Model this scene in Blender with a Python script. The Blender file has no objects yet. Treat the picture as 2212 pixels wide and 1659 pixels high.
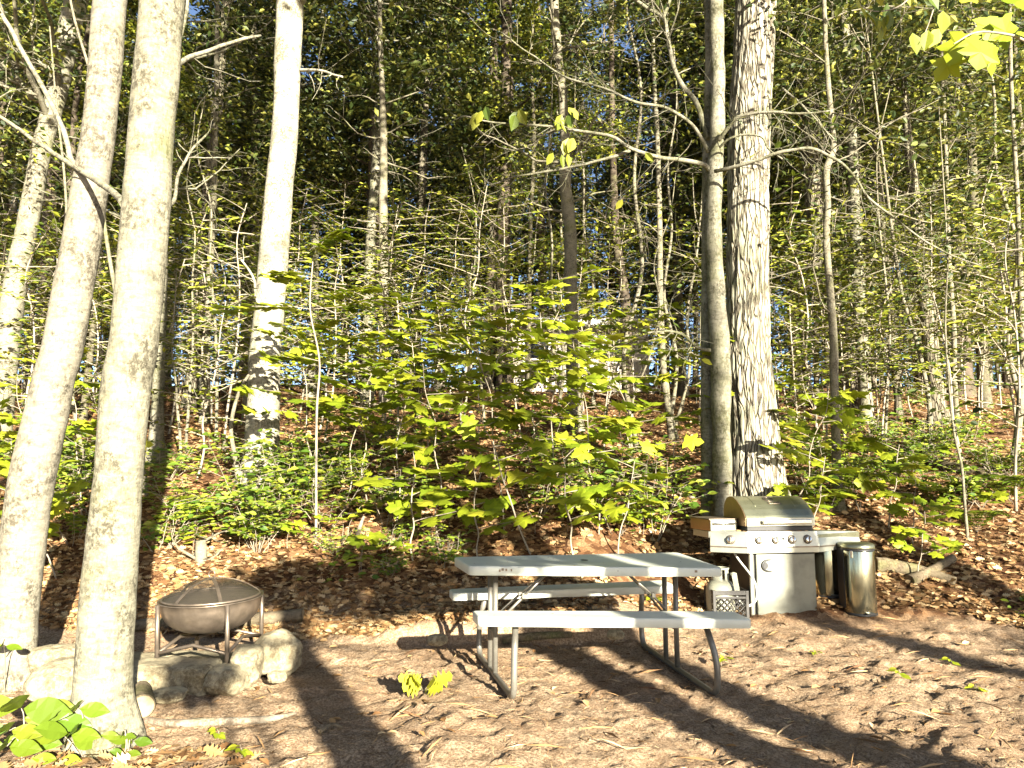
import bpy, bmesh, math
import numpy as np
from mathutils import Vector, Matrix

scene = bpy.context.scene
COL = scene.collection
R = math.radians
rng = np.random.default_rng(11)

# ------------------------------------------------------------------ camera model
# the photograph measured in a 2212 x 1659 frame: focal length 1600 of those units, horizon at 1015
CAM_H, FPX, PITCH = 1.46, 1600.0, math.atan((1015 - 829.5) / 1600.0)
CP, SP = math.cos(PITCH), math.sin(PITCH)

def ray(x, y):
    a, b = (x - 1106) / FPX, (829.5 - y) / FPX
    d = np.array([a, CP - b * SP, SP + b * CP])
    return d

def P(x, y, Y):
    d = ray(x, y)
    return np.array([0, 0, CAM_H]) + d * (Y / d[1])

# ------------------------------------------------------------------ noise
def _hash(ix, iy, iz, seed):
    h = (ix * 374761393 + iy * 668265263 + iz * 2147483647 + seed * 974711) & 0xFFFFFFFF
    h = ((h ^ (h >> 13)) * 1274126177) & 0xFFFFFFFF
    h = h ^ (h >> 16)
    return (h & 0xFFFFFF) / float(0xFFFFFF)

def vnoise(x, y, z=0.0, seed=0):
    x = np.asarray(x, float); y = np.asarray(y, float); z = np.asarray(z, float) + 0 * x
    ix, iy, iz = np.floor(x).astype(np.int64), np.floor(y).astype(np.int64), np.floor(z).astype(np.int64)
    fx, fy, fz = x - ix, y - iy, z - iz
    ux, uy, uz = [f * f * (3 - 2 * f) for f in (fx, fy, fz)]
    out = 0
    for dx in (0, 1):
        for dy in (0, 1):
            for dz in (0, 1):
                w = (ux if dx else 1 - ux) * (uy if dy else 1 - uy) * (uz if dz else 1 - uz)
                out = out + w * _hash(ix + dx, iy + dy, iz + dz, seed)
    return out * 2 - 1

def fbm(x, y, z=0.0, seed=0, octs=4):
    a, s, o = 0.5, 1.0, 0
    for k in range(octs):
        o = o + a * vnoise(np.asarray(x) * s, np.asarray(y) * s, np.asarray(z) * s, seed + k * 17)
        a *= 0.5; s *= 2.03
    return o

def sstep(a, b, x):
    t = np.clip((np.asarray(x, float) - a) / (b - a), 0, 1)
    return t * t * (3 - 2 * t)

# ------------------------------------------------------------------ terrain height
_py = np.array([-60, 6.3, 7.05, 7.5, 8.0, 9.0, 10.5, 12.5, 15.5, 20, 30, 45, 80, 300.])
_pz = np.array([0, 0.0, 0.02, .16, .40, .84, 1.30, 1.80, 2.45, 3.30, 4.80, 6.0, 7.5, 11.])
_fy = np.linspace(-60, 300, 7201)
_fz = np.interp(_fy, _py, _pz)
_k = np.exp(-0.5 * (np.arange(-12, 13) / 4.0) ** 2); _k /= _k.sum()
_fz = np.convolve(np.pad(_fz, 12, mode='edge'), _k, mode='valid')
TA = R(12.0)
TO = np.array([0.689, 4.83])
TU = np.array([math.cos(TA), math.sin(TA)]); TV = np.array([-math.sin(TA), math.cos(TA)])

def ground(X, Y, fine=True):
    X = np.asarray(X, float); Y = np.asarray(Y, float)
    left = 1 - sstep(.7, 2.0, X)
    z = np.interp(Y + .6 * left, _fy, _fz)
    wob = .05 * vnoise(X * 2.1, Y * 0.3, 0, 5)
    step = .15 * sstep(6.36, 6.46, Y + wob) * sstep(-1.25, -.7, X) * (1 - sstep(.75, 1.3, X)) * (1 - sstep(6.5, 7.7, Y))
    z = z + step
    hill = sstep(6.6, 9.5, Y)
    z = z + hill * (.16 * vnoise(X * .33, Y * .33, 0, 1) + .05 * vnoise(X * 1.3, Y * 1.3, 0, 2))
    # the ground under the table leans a little with it
    xl = (X - TO[0]) * TU[0] + (Y - TO[1]) * TU[1]
    yl = (X - TO[0]) * TV[0] + (Y - TO[1]) * TV[1]
    w = (1 - sstep(.9, 1.6, np.abs(xl))) * (1 - sstep(1.0, 1.8, np.abs(yl - .5)))
    z = z - .05 * xl * (1 - yl / 1.2) * w
    if fine:
        z = z + .022 * vnoise(X * 1.7, Y * 1.7, 0, 3) * (1 - .5 * w)
        z = z + .016 * vnoise(X * 6, Y * 6, 0, 4)
    return z

def g(x, y):
    return float(ground(np.array([x]), np.array([y]))[0])

def hit(x, y):
    d = ray(x, y)
    t = np.concatenate([np.linspace(2, 30, 2801), np.linspace(30, 120, 1801)])
    pts = np.array([0, 0, CAM_H]) + d[None] * t[:, None]
    below = pts[:, 2] < ground(pts[:, 0], pts[:, 1])
    i = int(np.argmax(below)) if below.any() else len(t) - 1
    return pts[i]

SUN_AZ, SUN_EL = math.atan(.45), R(16.3)
LDIR = np.array([-math.sin(SUN_AZ) * math.cos(SUN_EL), math.cos(SUN_AZ) * math.cos(SUN_EL), -math.sin(SUN_EL)])

# ------------------------------------------------------------------ mesh collecting
def unit(v):
    v = np.asarray(v, float)
    return v / (np.linalg.norm(v, axis=-1, keepdims=True) + 1e-12)

def catmull(pts, n):
    pts = np.asarray(pts, float)
    if len(pts) < 3:
        t = np.linspace(0, 1, n)[:, None]
        return pts[0] * (1 - t) + pts[-1] * t
    p = np.vstack([2 * pts[0] - pts[1], pts, 2 * pts[-1] - pts[-2]])
    m = len(pts) - 1
    u = np.linspace(0, m, n); i = np.minimum(u.astype(int), m - 1); t = (u - i)[:, None]
    p0, p1, p2, p3 = p[i], p[i + 1], p[i + 2], p[i + 3]
    return .5 * (2 * p1 + (p2 - p0) * t + (2 * p0 - 5 * p1 + 4 * p2 - p3) * t ** 2 + (3 * p1 - p0 - 3 * p2 + p3) * t ** 3)

class MB:
    def __init__(self):
        self.v, self.f, self.n = [], [], 0
    def add(self, V, F, smooth=True):
        V = np.asarray(V, float).reshape(-1, 3)
        if not isinstance(F, list): F = [F]
        for f in F:
            f = np.asarray(f, np.int64)
            if f.size: self.f.append((f + self.n, smooth))
        self.v.append(V); self.n += len(V)
        return self
    def tube(self, pts, rad, sides=8, caps=True, smooth=True):
        pts = np.asarray(pts, float); n = len(pts)
        rad = np.broadcast_to(np.asarray(rad, float), (n,))
        T = unit(np.gradient(pts, axis=0))
        a = np.array([0, 0, 1.]) if abs(T[0][2]) < .9 else np.array([1., 0, 0])
        N = np.zeros_like(T); N[0] = unit(np.cross(T[0], np.cross(a, T[0])))
        for i in range(1, n):
            v = N[i - 1] - T[i] * np.dot(N[i - 1], T[i]); N[i] = v / (np.linalg.norm(v) + 1e-9)
        B = np.cross(T, N)
        th = np.arange(sides) * 2 * math.pi / sides
        V = pts[:, None] + rad[:, None, None] * (np.cos(th)[None, :, None] * N[:, None] + np.sin(th)[None, :, None] * B[:, None])
        self.rings(V, caps, smooth)
        return self
    def rings(self, V, caps=True, smooth=True):
        n, s = V.shape[:2]
        i, j = np.meshgrid(np.arange(n - 1), np.arange(s), indexing='ij')
        k = (j + 1) % s
        F = np.stack([i * s + j, i * s + k, (i + 1) * s + k, (i + 1) * s + j], -1).reshape(-1, 4)
        self.add(V.reshape(-1, 3), F, smooth)
        if caps:
            b = self.n - n * s
            self.f.append((np.array([np.arange(s)[::-1] + b]), False))
            self.f.append((np.array([np.arange(s) + b + (n - 1) * s]), False))
    def lathe(self, prof, c, sides=32, axis='z', caps=True, M=None):
        prof = np.asarray(prof, float); th = np.arange(sides) * 2 * math.pi / sides
        r, h = prof[:, 0][:, None], prof[:, 1][:, None]
        V = np.stack([r * np.cos(th), r * np.sin(th), h + 0 * th], -1)
        if axis == 'y': V = np.stack([V[..., 0], -V[..., 2], V[..., 1]], -1)     # profile height runs towards -y
        if axis == 'x': V = np.stack([V[..., 2], V[..., 0], V[..., 1]], -1)
        if M is not None: V = V @ np.asarray(M).T
        self.rings(V + np.asarray(c, float), caps)
        return self
    def box(self, c, s, bevel=0.0, rot=None, seg=2, smooth=False):
        bm = bmesh.new(); bmesh.ops.create_cube(bm, size=1.0)
        for v in bm.verts: v.co = Vector((v.co.x * s[0], v.co.y * s[1], v.co.z * s[2]))
        if bevel > 0:
            bmesh.ops.bevel(bm, geom=bm.edges[:], offset=bevel, segments=seg, affect='EDGES', profile=.5)
        self.bm(bm, c, rot, smooth); return self
    def bm(self, bm, c=(0, 0, 0), rot=None, smooth=False):
        bm.verts.index_update()
        V = np.array([v.co[:] for v in bm.verts])
        if rot is not None: V = V @ np.array(rot).T
        by = {}
        for f in bm.faces: by.setdefault(len(f.verts), []).append([v.index for v in f.verts])
        self.add(V + np.asarray(c, float), [np.array(x) for x in by.values()], smooth); bm.free()
    def prism(self, outline, y0, y1, axis='y', bevel=0.0, smooth=False, c=(0, 0, 0)):
        """outline: 2-D points; swept along axis from y0 to y1"""
        bm = bmesh.new()
        def pt(u, v, w):
            return {'y': (u, w, v), 'x': (w, u, v), 'z': (u, v, w)}[axis]
        a = [bm.verts.new(pt(u, v, y0)) for u, v in outline]
        b = [bm.verts.new(pt(u, v, y1)) for u, v in outline]
        n = len(a)
        bm.faces.new(a); bm.faces.new(b[::-1])
        for i in range(n): bm.faces.new((a[i], b[i], b[(i + 1) % n], a[(i + 1) % n]))
        bmesh.ops.recalc_face_normals(bm, faces=bm.faces[:])
        if bevel > 0: bmesh.ops.bevel(bm, geom=bm.edges[:], offset=bevel, segments=2, affect='EDGES', profile=.5)
        self.bm(bm, c, None, smooth); return self
    def leaves(self, Pn, A, N, S, tmpl):
        TV_, TF_ = tmpl
        Pn = np.asarray(Pn, float); m = len(Pn)
        if m == 0: return self
        A = unit(A); N = unit(N - A * np.sum(N * A, -1, keepdims=True)); B = np.cross(N, A)
        S = np.broadcast_to(np.asarray(S, float), (m,))
        V = Pn[:, None] + S[:, None, None] * (TV_[None, :, 0:1] * A[:, None] + TV_[None, :, 1:2] * B[:, None] + TV_[None, :, 2:3] * N[:, None])
        k = len(TV_); off = (np.arange(m) * k)[:, None, None]
        self.add(V.reshape(-1, 3), [(np.asarray(f)[None] + off).reshape(-1, len(f[0])) for f in TF_], False)
        return self
    def build(self, name, mat, parent=None, world=True):
        V = np.concatenate(self.v) if self.v else np.zeros((0, 3))
        if parent is not None and world:
            M = np.array(parent.matrix_basis.inverted() if parent.parent is None else (parent.parent.matrix_basis @ parent.matrix_basis).inverted())
            V = V @ M[:3, :3].T + M[:3, 3]
        me = bpy.data.meshes.new(name)
        me.vertices.add(len(V)); me.vertices.foreach_set('co', V.astype(np.float32).ravel())
        lv = np.concatenate([f.ravel() for f, s in self.f]).astype(np.int32)
        ls = np.concatenate([np.full(len(f), f.shape[1]) for f, s in self.f])
        sm = np.concatenate([np.full(len(f), s) for f, s in self.f])
        st = np.concatenate([[0], np.cumsum(ls)[:-1]]).astype(np.int32)
        me.loops.add(len(lv)); me.loops.foreach_set('vertex_index', lv)
        me.polygons.add(len(ls)); me.polygons.foreach_set('loop_start', st)
        me.polygons.foreach_set('use_smooth', sm)
        me.update(calc_edges=True)
        me.materials.append(mat)
        o = bpy.data.objects.new(name, me); COL.objects.link(o)
        if parent is not None: o.parent = parent
        return o

# leaf outlines: x along the leaf, y across, z up (unit length)
def _fan(out, lift=.05):
    c = np.array([[.42, 0, lift]])
    V = np.vstack([c, np.asarray(out, float)])
    n = len(out)
    return V, [np.array([[0, 1 + i, 1 + (i + 1) % n] for i in range(n)])]
RHOMB = (np.array([[0, 0, 0], [.45, .27, .06], [1, 0, -.03], [.45, -.27, .06]]), [np.array([[0, 1, 2], [0, 2, 3]])])
BIGR = (np.array([[0, 0, 0], [.45, .36, .08], [1, 0, -.05], [.5, -.36, .08]]), [np.array([[0, 1, 2], [0, 2, 3]])])
OVAL = (np.array([[0, 0, 0], [.28, .24, .05], [.62, .26, .05], [1, 0, -.07], [.62, -.26, .05], [.28, -.24, .05]]),
        [np.array([[0, 1, 2, 3], [0, 3, 4, 5]])])
_lf = [(0, 0), (.10, .10), (.25, .21), (.42, .27), (.60, .25), (.78, .16), (.92, .06), (1, 0)]
OVALF = (np.array([(x, 0, -.10 * x * x) for x, y in _lf] + [(x, y, .10 * y - .10 * x * x + .02 * math.sin(9 * x)) for x, y in _lf[1:-1]] + [(x, -y, .10 * y - .10 * x * x + .02 * math.cos(9 * x)) for x, y in _lf[1:-1]]),
         [np.array([[k, k + 1, 8 + k, 7 + k] for k in range(1, 6)] + [[k + 1, k, 13 + k, 14 + k] for k in range(1, 6)]), np.array([[0, 1, 8], [1, 0, 14], [6, 7, 13], [7, 6, 19]])])
LANCE = (np.array([[0, 0, 0], [.3, .15, .03], [.65, .14, .0], [1, 0, -.12], [.65, -.14, .0], [.3, -.15, .03]]),
         [np.array([[0, 1, 2, 3], [0, 3, 4, 5]])])
_mo = [(0, 0), (-.06, .16), (-.02, .44), (.2, .3), (.28, .36), (.5, .58), (.58, .4), (.56, .22), (.74, .26), (1, 0)]
MAPLE = _fan([(x, y, -.10 * abs(y) ** .8 - .05 * max(0, x - .5)) for x, y in _mo] + [(x, -y, -.10 * abs(y) ** .8) for x, y in _mo[-2:0:-1]], .04)
_oo = [(0, .02), (.12, .1), (.2, .34), (.3, .14), (.42, .46), (.52, .16), (.66, .4), (.74, .15), (.9, .22), (1, 0)]
OAK = _fan([(x, y, .1 * abs(y)) for x, y in _oo] + [(x, -y, .1 * abs(y)) for x, y in _oo[-2::-1]], .0)
_co = [(0, 0, 0), (.25, .2, .16), (.6, .28, .2), (1, .05, .1), (.6, -.26, .14), (.25, -.2, .1)]
CURL = (np.array(_co), [np.array([[0, 1, 2, 3], [0, 3, 4, 5]])])

# ------------------------------------------------------------------ objects
def tag(o, label=None, cat=None, group=None, kind=None):
    if label: o['label'] = label
    if cat: o['category'] = cat
    if group: o['group'] = group
    if kind: o['kind'] = kind
    return o

def thing(name, loc, label, cat, group=None, rz=0.0):
    o = bpy.data.objects.new(name, None); COL.objects.link(o)
    o.location = tuple(float(c) for c in loc); o.rotation_euler = (0, 0, rz)
    o.empty_display_size = .2
    o.matrix_basis = Matrix.Translation(Vector([float(c) for c in loc])) @ Matrix.Rotation(rz, 4, 'Z')
    return tag(o, label, cat, group)

KIDS = {}
def dup(src, loc, rz, sc, label, group=None):
    def cp(o, par):
        c = o.copy(); COL.objects.link(c)
        if par is not None: c.parent = par
        for k in [ch for ch in KIDS.get(o.name, [])]: cp(k, c)
        return c
    c = cp(src, None)
    c.location = loc; c.rotation_euler = (0, 0, rz); c.scale = (sc, sc, sc)
    c['label'] = label
    if group: c['group'] = group
    return c
def reg(parent, *kids):
    KIDS.setdefault(parent.name, []).extend(kids)

# ------------------------------------------------------------------ materials
class NT:
    def __init__(self, name):
        self.m = bpy.data.materials.new(name); self.m.use_nodes = True
        self.t = self.m.node_tree; self.t.nodes.clear()
        self.out = self.n('ShaderNodeOutputMaterial')
        self.tc = self.n('ShaderNodeTexCoord')
    def n(self, kind, **kw):
        x = self.t.nodes.new(kind)
        for k, v in kw.items():
            if k.startswith('i_'): x.inputs[int(k[2:])].default_value = v
            elif k.startswith('I_'): x.inputs[k[2:].replace('_', ' ')].default_value = v
            else: setattr(x, k, v)
        return x
    def l(self, a, b): self.t.links.new(a, b)
    def obj(self, scale=(1, 1, 1)):
        m = self.n('ShaderNodeMapping'); m.inputs['Scale'].default_value = scale
        self.l(self.tc.outputs['Object'], m.inputs['Vector']); return m.outputs[0]
    def noise(self, vec, scale, detail=4, rough=.55, dist=0.0):
        x = self.n('ShaderNodeTexNoise'); x.inputs['Scale'].default_value = scale
        x.inputs['Detail'].default_value = detail; x.inputs['Roughness'].default_value = rough; x.inputs['Distortion'].default_value = dist
        if vec is not None: self.l(vec, x.inputs['Vector'])
        return x.outputs['Fac']
    def ramp(self, fac, stops, mode='LINEAR'):
        x = self.n('ShaderNodeValToRGB'); e = x.color_ramp.elements; x.color_ramp.interpolation = mode
        while len(e) < len(stops): e.new(.5)
        for k, (p, c) in enumerate(stops):
            e[k].position = p; e[k].color = (c, c, c, 1) if isinstance(c, (int, float)) else (*c, 1)
        self.l(fac, x.inputs['Fac']); return x.outputs['Color']
    def mix(self, fac, a, b, blend='MIX'):
        x = self.n('ShaderNodeMix', data_type='RGBA', blend_type=blend)
        for s, v in ((x.inputs[0], fac), (x.inputs[6], a), (x.inputs[7], b)):
            if hasattr(v, 'is_linked') or hasattr(v, 'links'): self.l(v, s)
            else: s.default_value = v if not isinstance(v, tuple) else (*v, 1)
        return x.outputs[2]
    def bump(self, h, strength, dist, prev=None):
        b = self.n('ShaderNodeBump'); b.inputs['Strength'].default_value = strength; b.inputs['Distance'].default_value = dist
        self.l(h, b.inputs['Height'])
        if prev is not None: self.l(prev, b.inputs['Normal'])
        return b.outputs[0]
    def principled(self, col, rough=.6, metal=0.0, spec=.4, normal=None):
        p = self.n('ShaderNodeBsdfPrincipled')
        for s, v in ((p.inputs['Base Color'], col), (p.inputs['Roughness'], rough), (p.inputs['Metallic'], metal)):
            if hasattr(v, 'links'): self.l(v, s)
            else: s.default_value = (*v, 1) if isinstance(v, tuple) else v
        p.inputs['Specular IOR Level'].default_value = spec
        if normal is not None: self.l(normal, p.inputs['Normal'])
        return p
    def done(self, sh):
        self.l(sh.outputs[0] if hasattr(sh, 'outputs') else sh, self.out.inputs['Surface']); return self.m

def mat_plain(name, col, rough=.5, metal=0.0, spec=.4, var=.12, scale=18, bump=.15):
    t = NT(name); v = t.obj()
    n = t.noise(v, scale, 5, .6)
    c = t.mix(t.ramp(n, [(.3, 0.0), (.7, 1.0)]), tuple(x * (1 - var) for x in col), tuple(min(1, x * (1 + var)) for x in col))
    return t.done(t.principled(c, rough, metal, spec, t.bump(n, bump, .004) if bump else None))

def mat_leaf(name, cols, rough=.5, trans=.3, spec=.3):
    t = NT(name)
    gi = t.n('ShaderNodeNewGeometry'); oi = t.n('ShaderNodeObjectInfo')
    n = len(cols)
    c = t.ramp(gi.outputs['Random Per Island'], [(i / max(1, n - 1), cc) for i, cc in enumerate(cols)])
    h = t.n('ShaderNodeHueSaturation'); h.inputs['Hue'].default_value = .5
    m = t.n('ShaderNodeMapRange'); t.l(oi.outputs['Random'], m.inputs[0]); m.inputs[3].default_value = .8; m.inputs[4].default_value = 1.2
    t.l(m.outputs[0], h.inputs['Value']); t.l(c, h.inputs['Color'])
    p = t.principled(h.outputs[0], rough, 0, spec)
    tr = t.n('ShaderNodeBsdfTranslucent'); t.l(h.outputs[0], tr.inputs['Color'])
    mx = t.n('ShaderNodeMixShader'); mx.inputs[0].default_value = trans
    t.l(p.outputs[0], mx.inputs[1]); t.l(tr.outputs[0], mx.inputs[2])
    return t.done(mx)

def mat_bark(name, pale, dark, moss=(.17, .18, .06), moss_amt=.45, speck=.5, bump=.5, sc=1.0):
    t = NT(name); v = t.obj(); vz = t.obj((1, 1, .35)); vh = t.obj((1, 1, 3.0))
    big = t.noise(v, 2.6 * sc, 4, .6); mid = t.noise(vh, 13 * sc, 5, .65, .4); fine = t.noise(vz, 60 * sc, 4, .7)
    c = t.mix(t.ramp(mid, [(.42, 0.0), (.66, 1.0)]), pale, tuple(.55 * a + .45 * b for a, b in zip(pale, dark)))
    patch = t.ramp(t.noise(v, 4.2 * sc, 6, .62), [(.44, 0.0), (.58, 1.0)])
    stip = t.ramp(t.noise(t.obj((1, 1, .8)), 34 * sc, 6, .8), [(.44, 0.0), (.56, .95)])
    c = t.mix(t.ramp(fine, [(.54, 0.0), (.72, .6)]), c, dark)
    c = t.mix(t.mix(1.0, patch, stip, 'MULTIPLY'), c, tuple(.9 * a + .06 * b for a, b in zip(dark, pale)))
    mfac = t.ramp(big, [(.62 - .25 * moss_amt, 0.0), (.80 - .2 * moss_amt, .8)])
    mm = t.mix(t.ramp(fine, [(.35, 0.0), (.6, 1.0)]), moss, tuple(x * .45 for x in moss))
    c = t.mix(t.mix(1.0, mfac, t.ramp(fine, [(.3, .25), (.6, 1.0)]), 'MULTIPLY'), c, mm)
    vo = t.n('ShaderNodeTexNoise'); vo.inputs['Scale'].default_value = 9 * sc; vo.inputs['Detail'].default_value = 7; vo.inputs['Roughness'].default_value = .75
    t.l(v, vo.inputs['Vector'])
    c = t.mix(t.ramp(vo.outputs['Fac'], [(.60, 0.0), (.68, speck)]), c, tuple(x * .4 for x in dark))
    nb = t.bump(fine, bump, .012, t.bump(mid, bump, .02))
    return t.done(t.principled(c, .85, 0, .15, nb))

def mat_oakbark(name, ridge, furrow, moss):
    t = NT(name)
    v = t.obj((1, 1, .10)); vo = t.n('ShaderNodeTexVoronoi'); vo.feature = 'DISTANCE_TO_EDGE'; vo.inputs['Scale'].default_value = 22
    w = t.noise(t.obj((1, 1, .4)), 9, 4, .6)
    vm = t.n('ShaderNodeMix', data_type='VECTOR'); vm.inputs[0].default_value = .14
    nz = t.n('ShaderNodeTexNoise'); nz.inputs['Scale'].default_value = 5; t.l(t.obj((1, 1, .35)), nz.inputs['Vector'])
    t.l(v, vm.inputs[4]); t.l(nz.outputs['Color'], vm.inputs[5]); t.l(vm.outputs[1], vo.inputs['Vector'])
    d = t.ramp(vo.outputs['Distance'], [(.01, 0.0), (.16, 1.0)])
    fine = t.noise(t.obj((1, 1, .5)), 55, 4, .7)
    c = t.mix(d, furrow, ridge)
    c = t.mix(t.ramp(fine, [(.48, 0.0), (.68, .7)]), c, tuple(.5 * (a + b) for a, b in zip(furrow, ridge)))
    big = t.noise(t.obj(), 1.7, 5, .65)
    c = t.mix(t.mix(1.0, t.ramp(big, [(.48, 0.0), (.66, .6)]), d, 'MULTIPLY'), c, moss)
    nb = t.bump(fine, .4, .01, t.bump(d, .9, .03))
    return t.done(t.principled(c, .9, 0, .12, nb))

def mat_steel(name, col=(.60, .58, .50), rough=.34, streak=(60, 60, 1.2), stain=.5, metal=.85):
    t = NT(name)
    s = t.noise(t.obj(streak), 3.0, 4, .6); b = t.noise(t.obj(), 5, 6, .65)
    c = t.mix(t.ramp(b, [(.42, 0.0), (.75, stain)]), col, tuple(x * .45 for x in col))
    r = t.ramp(s, [(.25, rough * .8), (.75, min(1, rough * 1.35))])
    return t.done(t.principled(c, r, metal, .5, t.bump(s, .06, .002)))
# ------------------------------------------------------------------ camera, light, sky
cam = bpy.data.objects.new('camera', bpy.data.cameras.new('camera')); COL.objects.link(cam)
cam.data.sensor_width = 36; cam.data.lens = 36 * FPX / 2212
cam.location = (0, 0, CAM_H); cam.rotation_euler = (R(90) + PITCH, 0, 0)
cam.data.clip_start = .05; cam.data.clip_end = 900
scene.camera = cam

sun = bpy.data.objects.new('sun', bpy.data.lights.new('sun', 'SUN')); COL.objects.link(sun)
sun.data.energy = 5.0; sun.data.angle = R(.5); sun.data.color = (1, .935, .80)
sun.rotation_euler = Vector(LDIR).to_track_quat('-Z', 'Y').to_euler()
w = bpy.data.worlds.new('World'); scene.world = w; w.use_nodes = True
sky = w.node_tree.nodes.new('ShaderNodeTexSky'); sky.sky_type = 'NISHITA'; sky.sun_disc = False
sky.sun_elevation = SUN_EL; sky.sun_rotation = math.atan2(-LDIR[0], -LDIR[1])
sky.air_density = .5; sky.dust_density = .5; sky.ozone_density = .6
bg = w.node_tree.nodes['Background']; bg.inputs[1].default_value = .05
w.node_tree.links.new(sky.outputs[0], bg.inputs[0])
vs = scene.view_settings
vs.view_transform = 'Standard'; vs.look = 'None'; vs.exposure = 2.7; vs.gamma = 1
cy = scene.cycles
cy.max_bounces = 6; cy.diffuse_bounces = 1; cy.glossy_bounces = 3; cy.transmission_bounces = 4; cy.transparent_max_bounces = 8
cy.use_denoising = True; cy.denoiser = 'OPENIMAGEDENOISE'; cy.denoising_input_passes = 'RGB_ALBEDO_NORMAL'
cy.sample_clamp_indirect = 6

# ------------------------------------------------------------------ materials
M = {}
M['bark_pale'] = mat_bark('bark_pale', (.225, .208, .145), (.042, .036, .023), moss=(.15, .155, .05), moss_amt=.35, speck=.8)
M['bark_smooth'] = mat_bark('bark_smooth', (.22, .198, .145), (.05, .042, .028), moss=(.14, .14, .06), moss_amt=.1, speck=.85, bump=.35)
M['bark_white'] = mat_bark('bark_white', (.36, .335, .25), (.06, .05, .032), moss=(.11, .11, .03), moss_amt=.5, speck=.5)
M['bark_mossy'] = mat_bark('bark_mossy', (.22, .205, .15), (.045, .04, .025), moss=(.09, .095, .025), moss_amt=.8, speck=.9)
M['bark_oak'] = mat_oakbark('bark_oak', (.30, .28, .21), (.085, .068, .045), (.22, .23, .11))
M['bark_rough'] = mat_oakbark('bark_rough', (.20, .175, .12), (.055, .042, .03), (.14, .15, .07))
M['bark_thin'] = mat_bark('bark_thin', (.20, .18, .125), (.06, .05, .032), moss_amt=.4, speck=.7, sc=1.6)
M['bark_deep'] = mat_bark('bark_deep', (.13, .115, .075), (.04, .032, .02), moss_amt=.5, speck=.7, sc=1.4)
M['bark_dark'] = mat_bark('bark_dark', (.10, .078, .055), (.03, .022, .015), moss_amt=.4, speck=.5)
M['twig'] = mat_plain('twig', (.24, .205, .15), .8, 0, .1, .25, 30, .2)
M['dead_wood'] = mat_bark('dead_wood', (.24, .205, .15), (.10, .07, .045), moss_amt=0, speck=.4, sc=1.5)
M['log_bark'] = mat_bark('log_bark', (.17, .135, .085), (.06, .042, .025), moss_amt=.5, speck=.6, sc=1.4)
M['cut_wood'] = mat_plain('cut_wood', (.26, .20, .12), .8, 0, .1, .2, 30, .3)
M['leaf_maple'] = mat_leaf('leaf_maple', [(.13, .185, .010), (.19, .24, .012), (.25, .28, .016), (.33, .32, .025)], .5, .35)
M['leaf_beech'] = mat_leaf('leaf_beech', [(.035, .06, .008), (.09, .12, .011), (.20, .215, .018), (.32, .31, .04)], .5, .28)  # lowest greens darkened to carry the shade between leaves
M['leaf_shrub'] = mat_leaf('leaf_shrub', [(.05, .10, .010), (.10, .155, .014), (.18, .22, .02), (.27, .28, .03)], .5, .3)
M['leaf_canopy'] = mat_leaf('leaf_canopy', [(.014, .026, .006), (.03, .046, .008), (.075, .09, .014), (.24, .235, .045)], .5, .2, .4)  # near-black and bright tones put shade and sun flecks into the colour
M['leaf_far'] = mat_leaf('leaf_far', [(.008, .018, .007), (.014, .03, .009), (.035, .05, .012)], .6, .15, .2)  # greens darkened to stand in for the shade of the deep wood
M['leaf_hickory'] = mat_leaf('leaf_hickory', [(.07, .125, .008), (.11, .155, .010), (.16, .18, .014)], .45, .35)
M['leaf_dead'] = mat_leaf('leaf_dead', [(.11, .055, .022), (.26, .14, .055), (.40, .25, .11), (.56, .41, .22)], .7, .1, .15)
M['leaf_oak_sprig'] = mat_leaf('leaf_oak_sprig', [(.28, .30, .02), (.40, .38, .03)], .5, .3)
M['needle'] = mat_leaf('needle', [(.08, .04, .02), (.24, .14, .06), (.40, .28, .15)], .8, .05, .1)

def mat_ground():
    t = NT('forest_floor'); v = t.obj()
    sep = t.n('ShaderNodeSeparateXYZ'); t.l(v, sep.inputs[0])
    a = t.noise(v, 1.1, 5, .6); b = t.noise(v, 9, 6, .7); c = t.noise(v, 60, 5, .75)
    dirt = t.mix(t.ramp(b, [(.3, 0.0), (.7, 1.0)]), (.28, .185, .105), (.50, .375, .24))
    dirt = t.mix(t.ramp(c, [(.40, .75), (.60, 0.0)]), dirt, (.07, .036, .018))
    dirt = t.mix(t.ramp(a, [(.45, 0.0), (.7, .55)]), dirt, (.27, .165, .09))
    dirt = t.mix(t.ramp(t.noise(v, 130, 3, .6), [(.62, 0.0), (.72, .8)]), dirt, (.58, .46, .31))
    vo = t.n('ShaderNodeTexVoronoi'); vo.inputs['Scale'].default_value = 13; t.l(v, vo.inputs['Vector'])
    sp = t.n('ShaderNodeSeparateColor'); t.l(vo.outputs['Color'], sp.inputs[0])
    leaf = t.ramp(sp.outputs[0], [(0, (.05, .022, .01)), (.4, (.14, .066, .028)), (.75, (.27, .15, .07)), (1, (.42, .28, .15))])
    leaf = t.mix(t.ramp(c, [(.42, .6), (.6, 0.0)]), leaf, (.06, .03, .015))
    mr = t.n('ShaderNodeMapRange'); t.l(sep.outputs[1], mr.inputs[0]); mr.inputs[1].default_value = 6.7; mr.inputs[2].default_value = 7.6
    f = t.n('ShaderNodeMath', operation='ADD'); t.l(mr.outputs[0], f.inputs[0])
    f2 = t.n('ShaderNodeMath', operation='MULTIPLY_ADD'); t.l(b, f2.inputs[0]); f2.inputs[1].default_value = 1.0; f2.inputs[2].default_value = -.5
    t.l(f2.outputs[0], f.inputs[1])
    col = t.mix(t.ramp(f.outputs[0], [(.3, 0.0), (.7, 1.0)]), dirt, leaf)
    nb = t.bump(c, .7, .02, t.bump(b, .6, .05))
    return t.done(t.principled(col, .95, 0, .08, nb))

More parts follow.
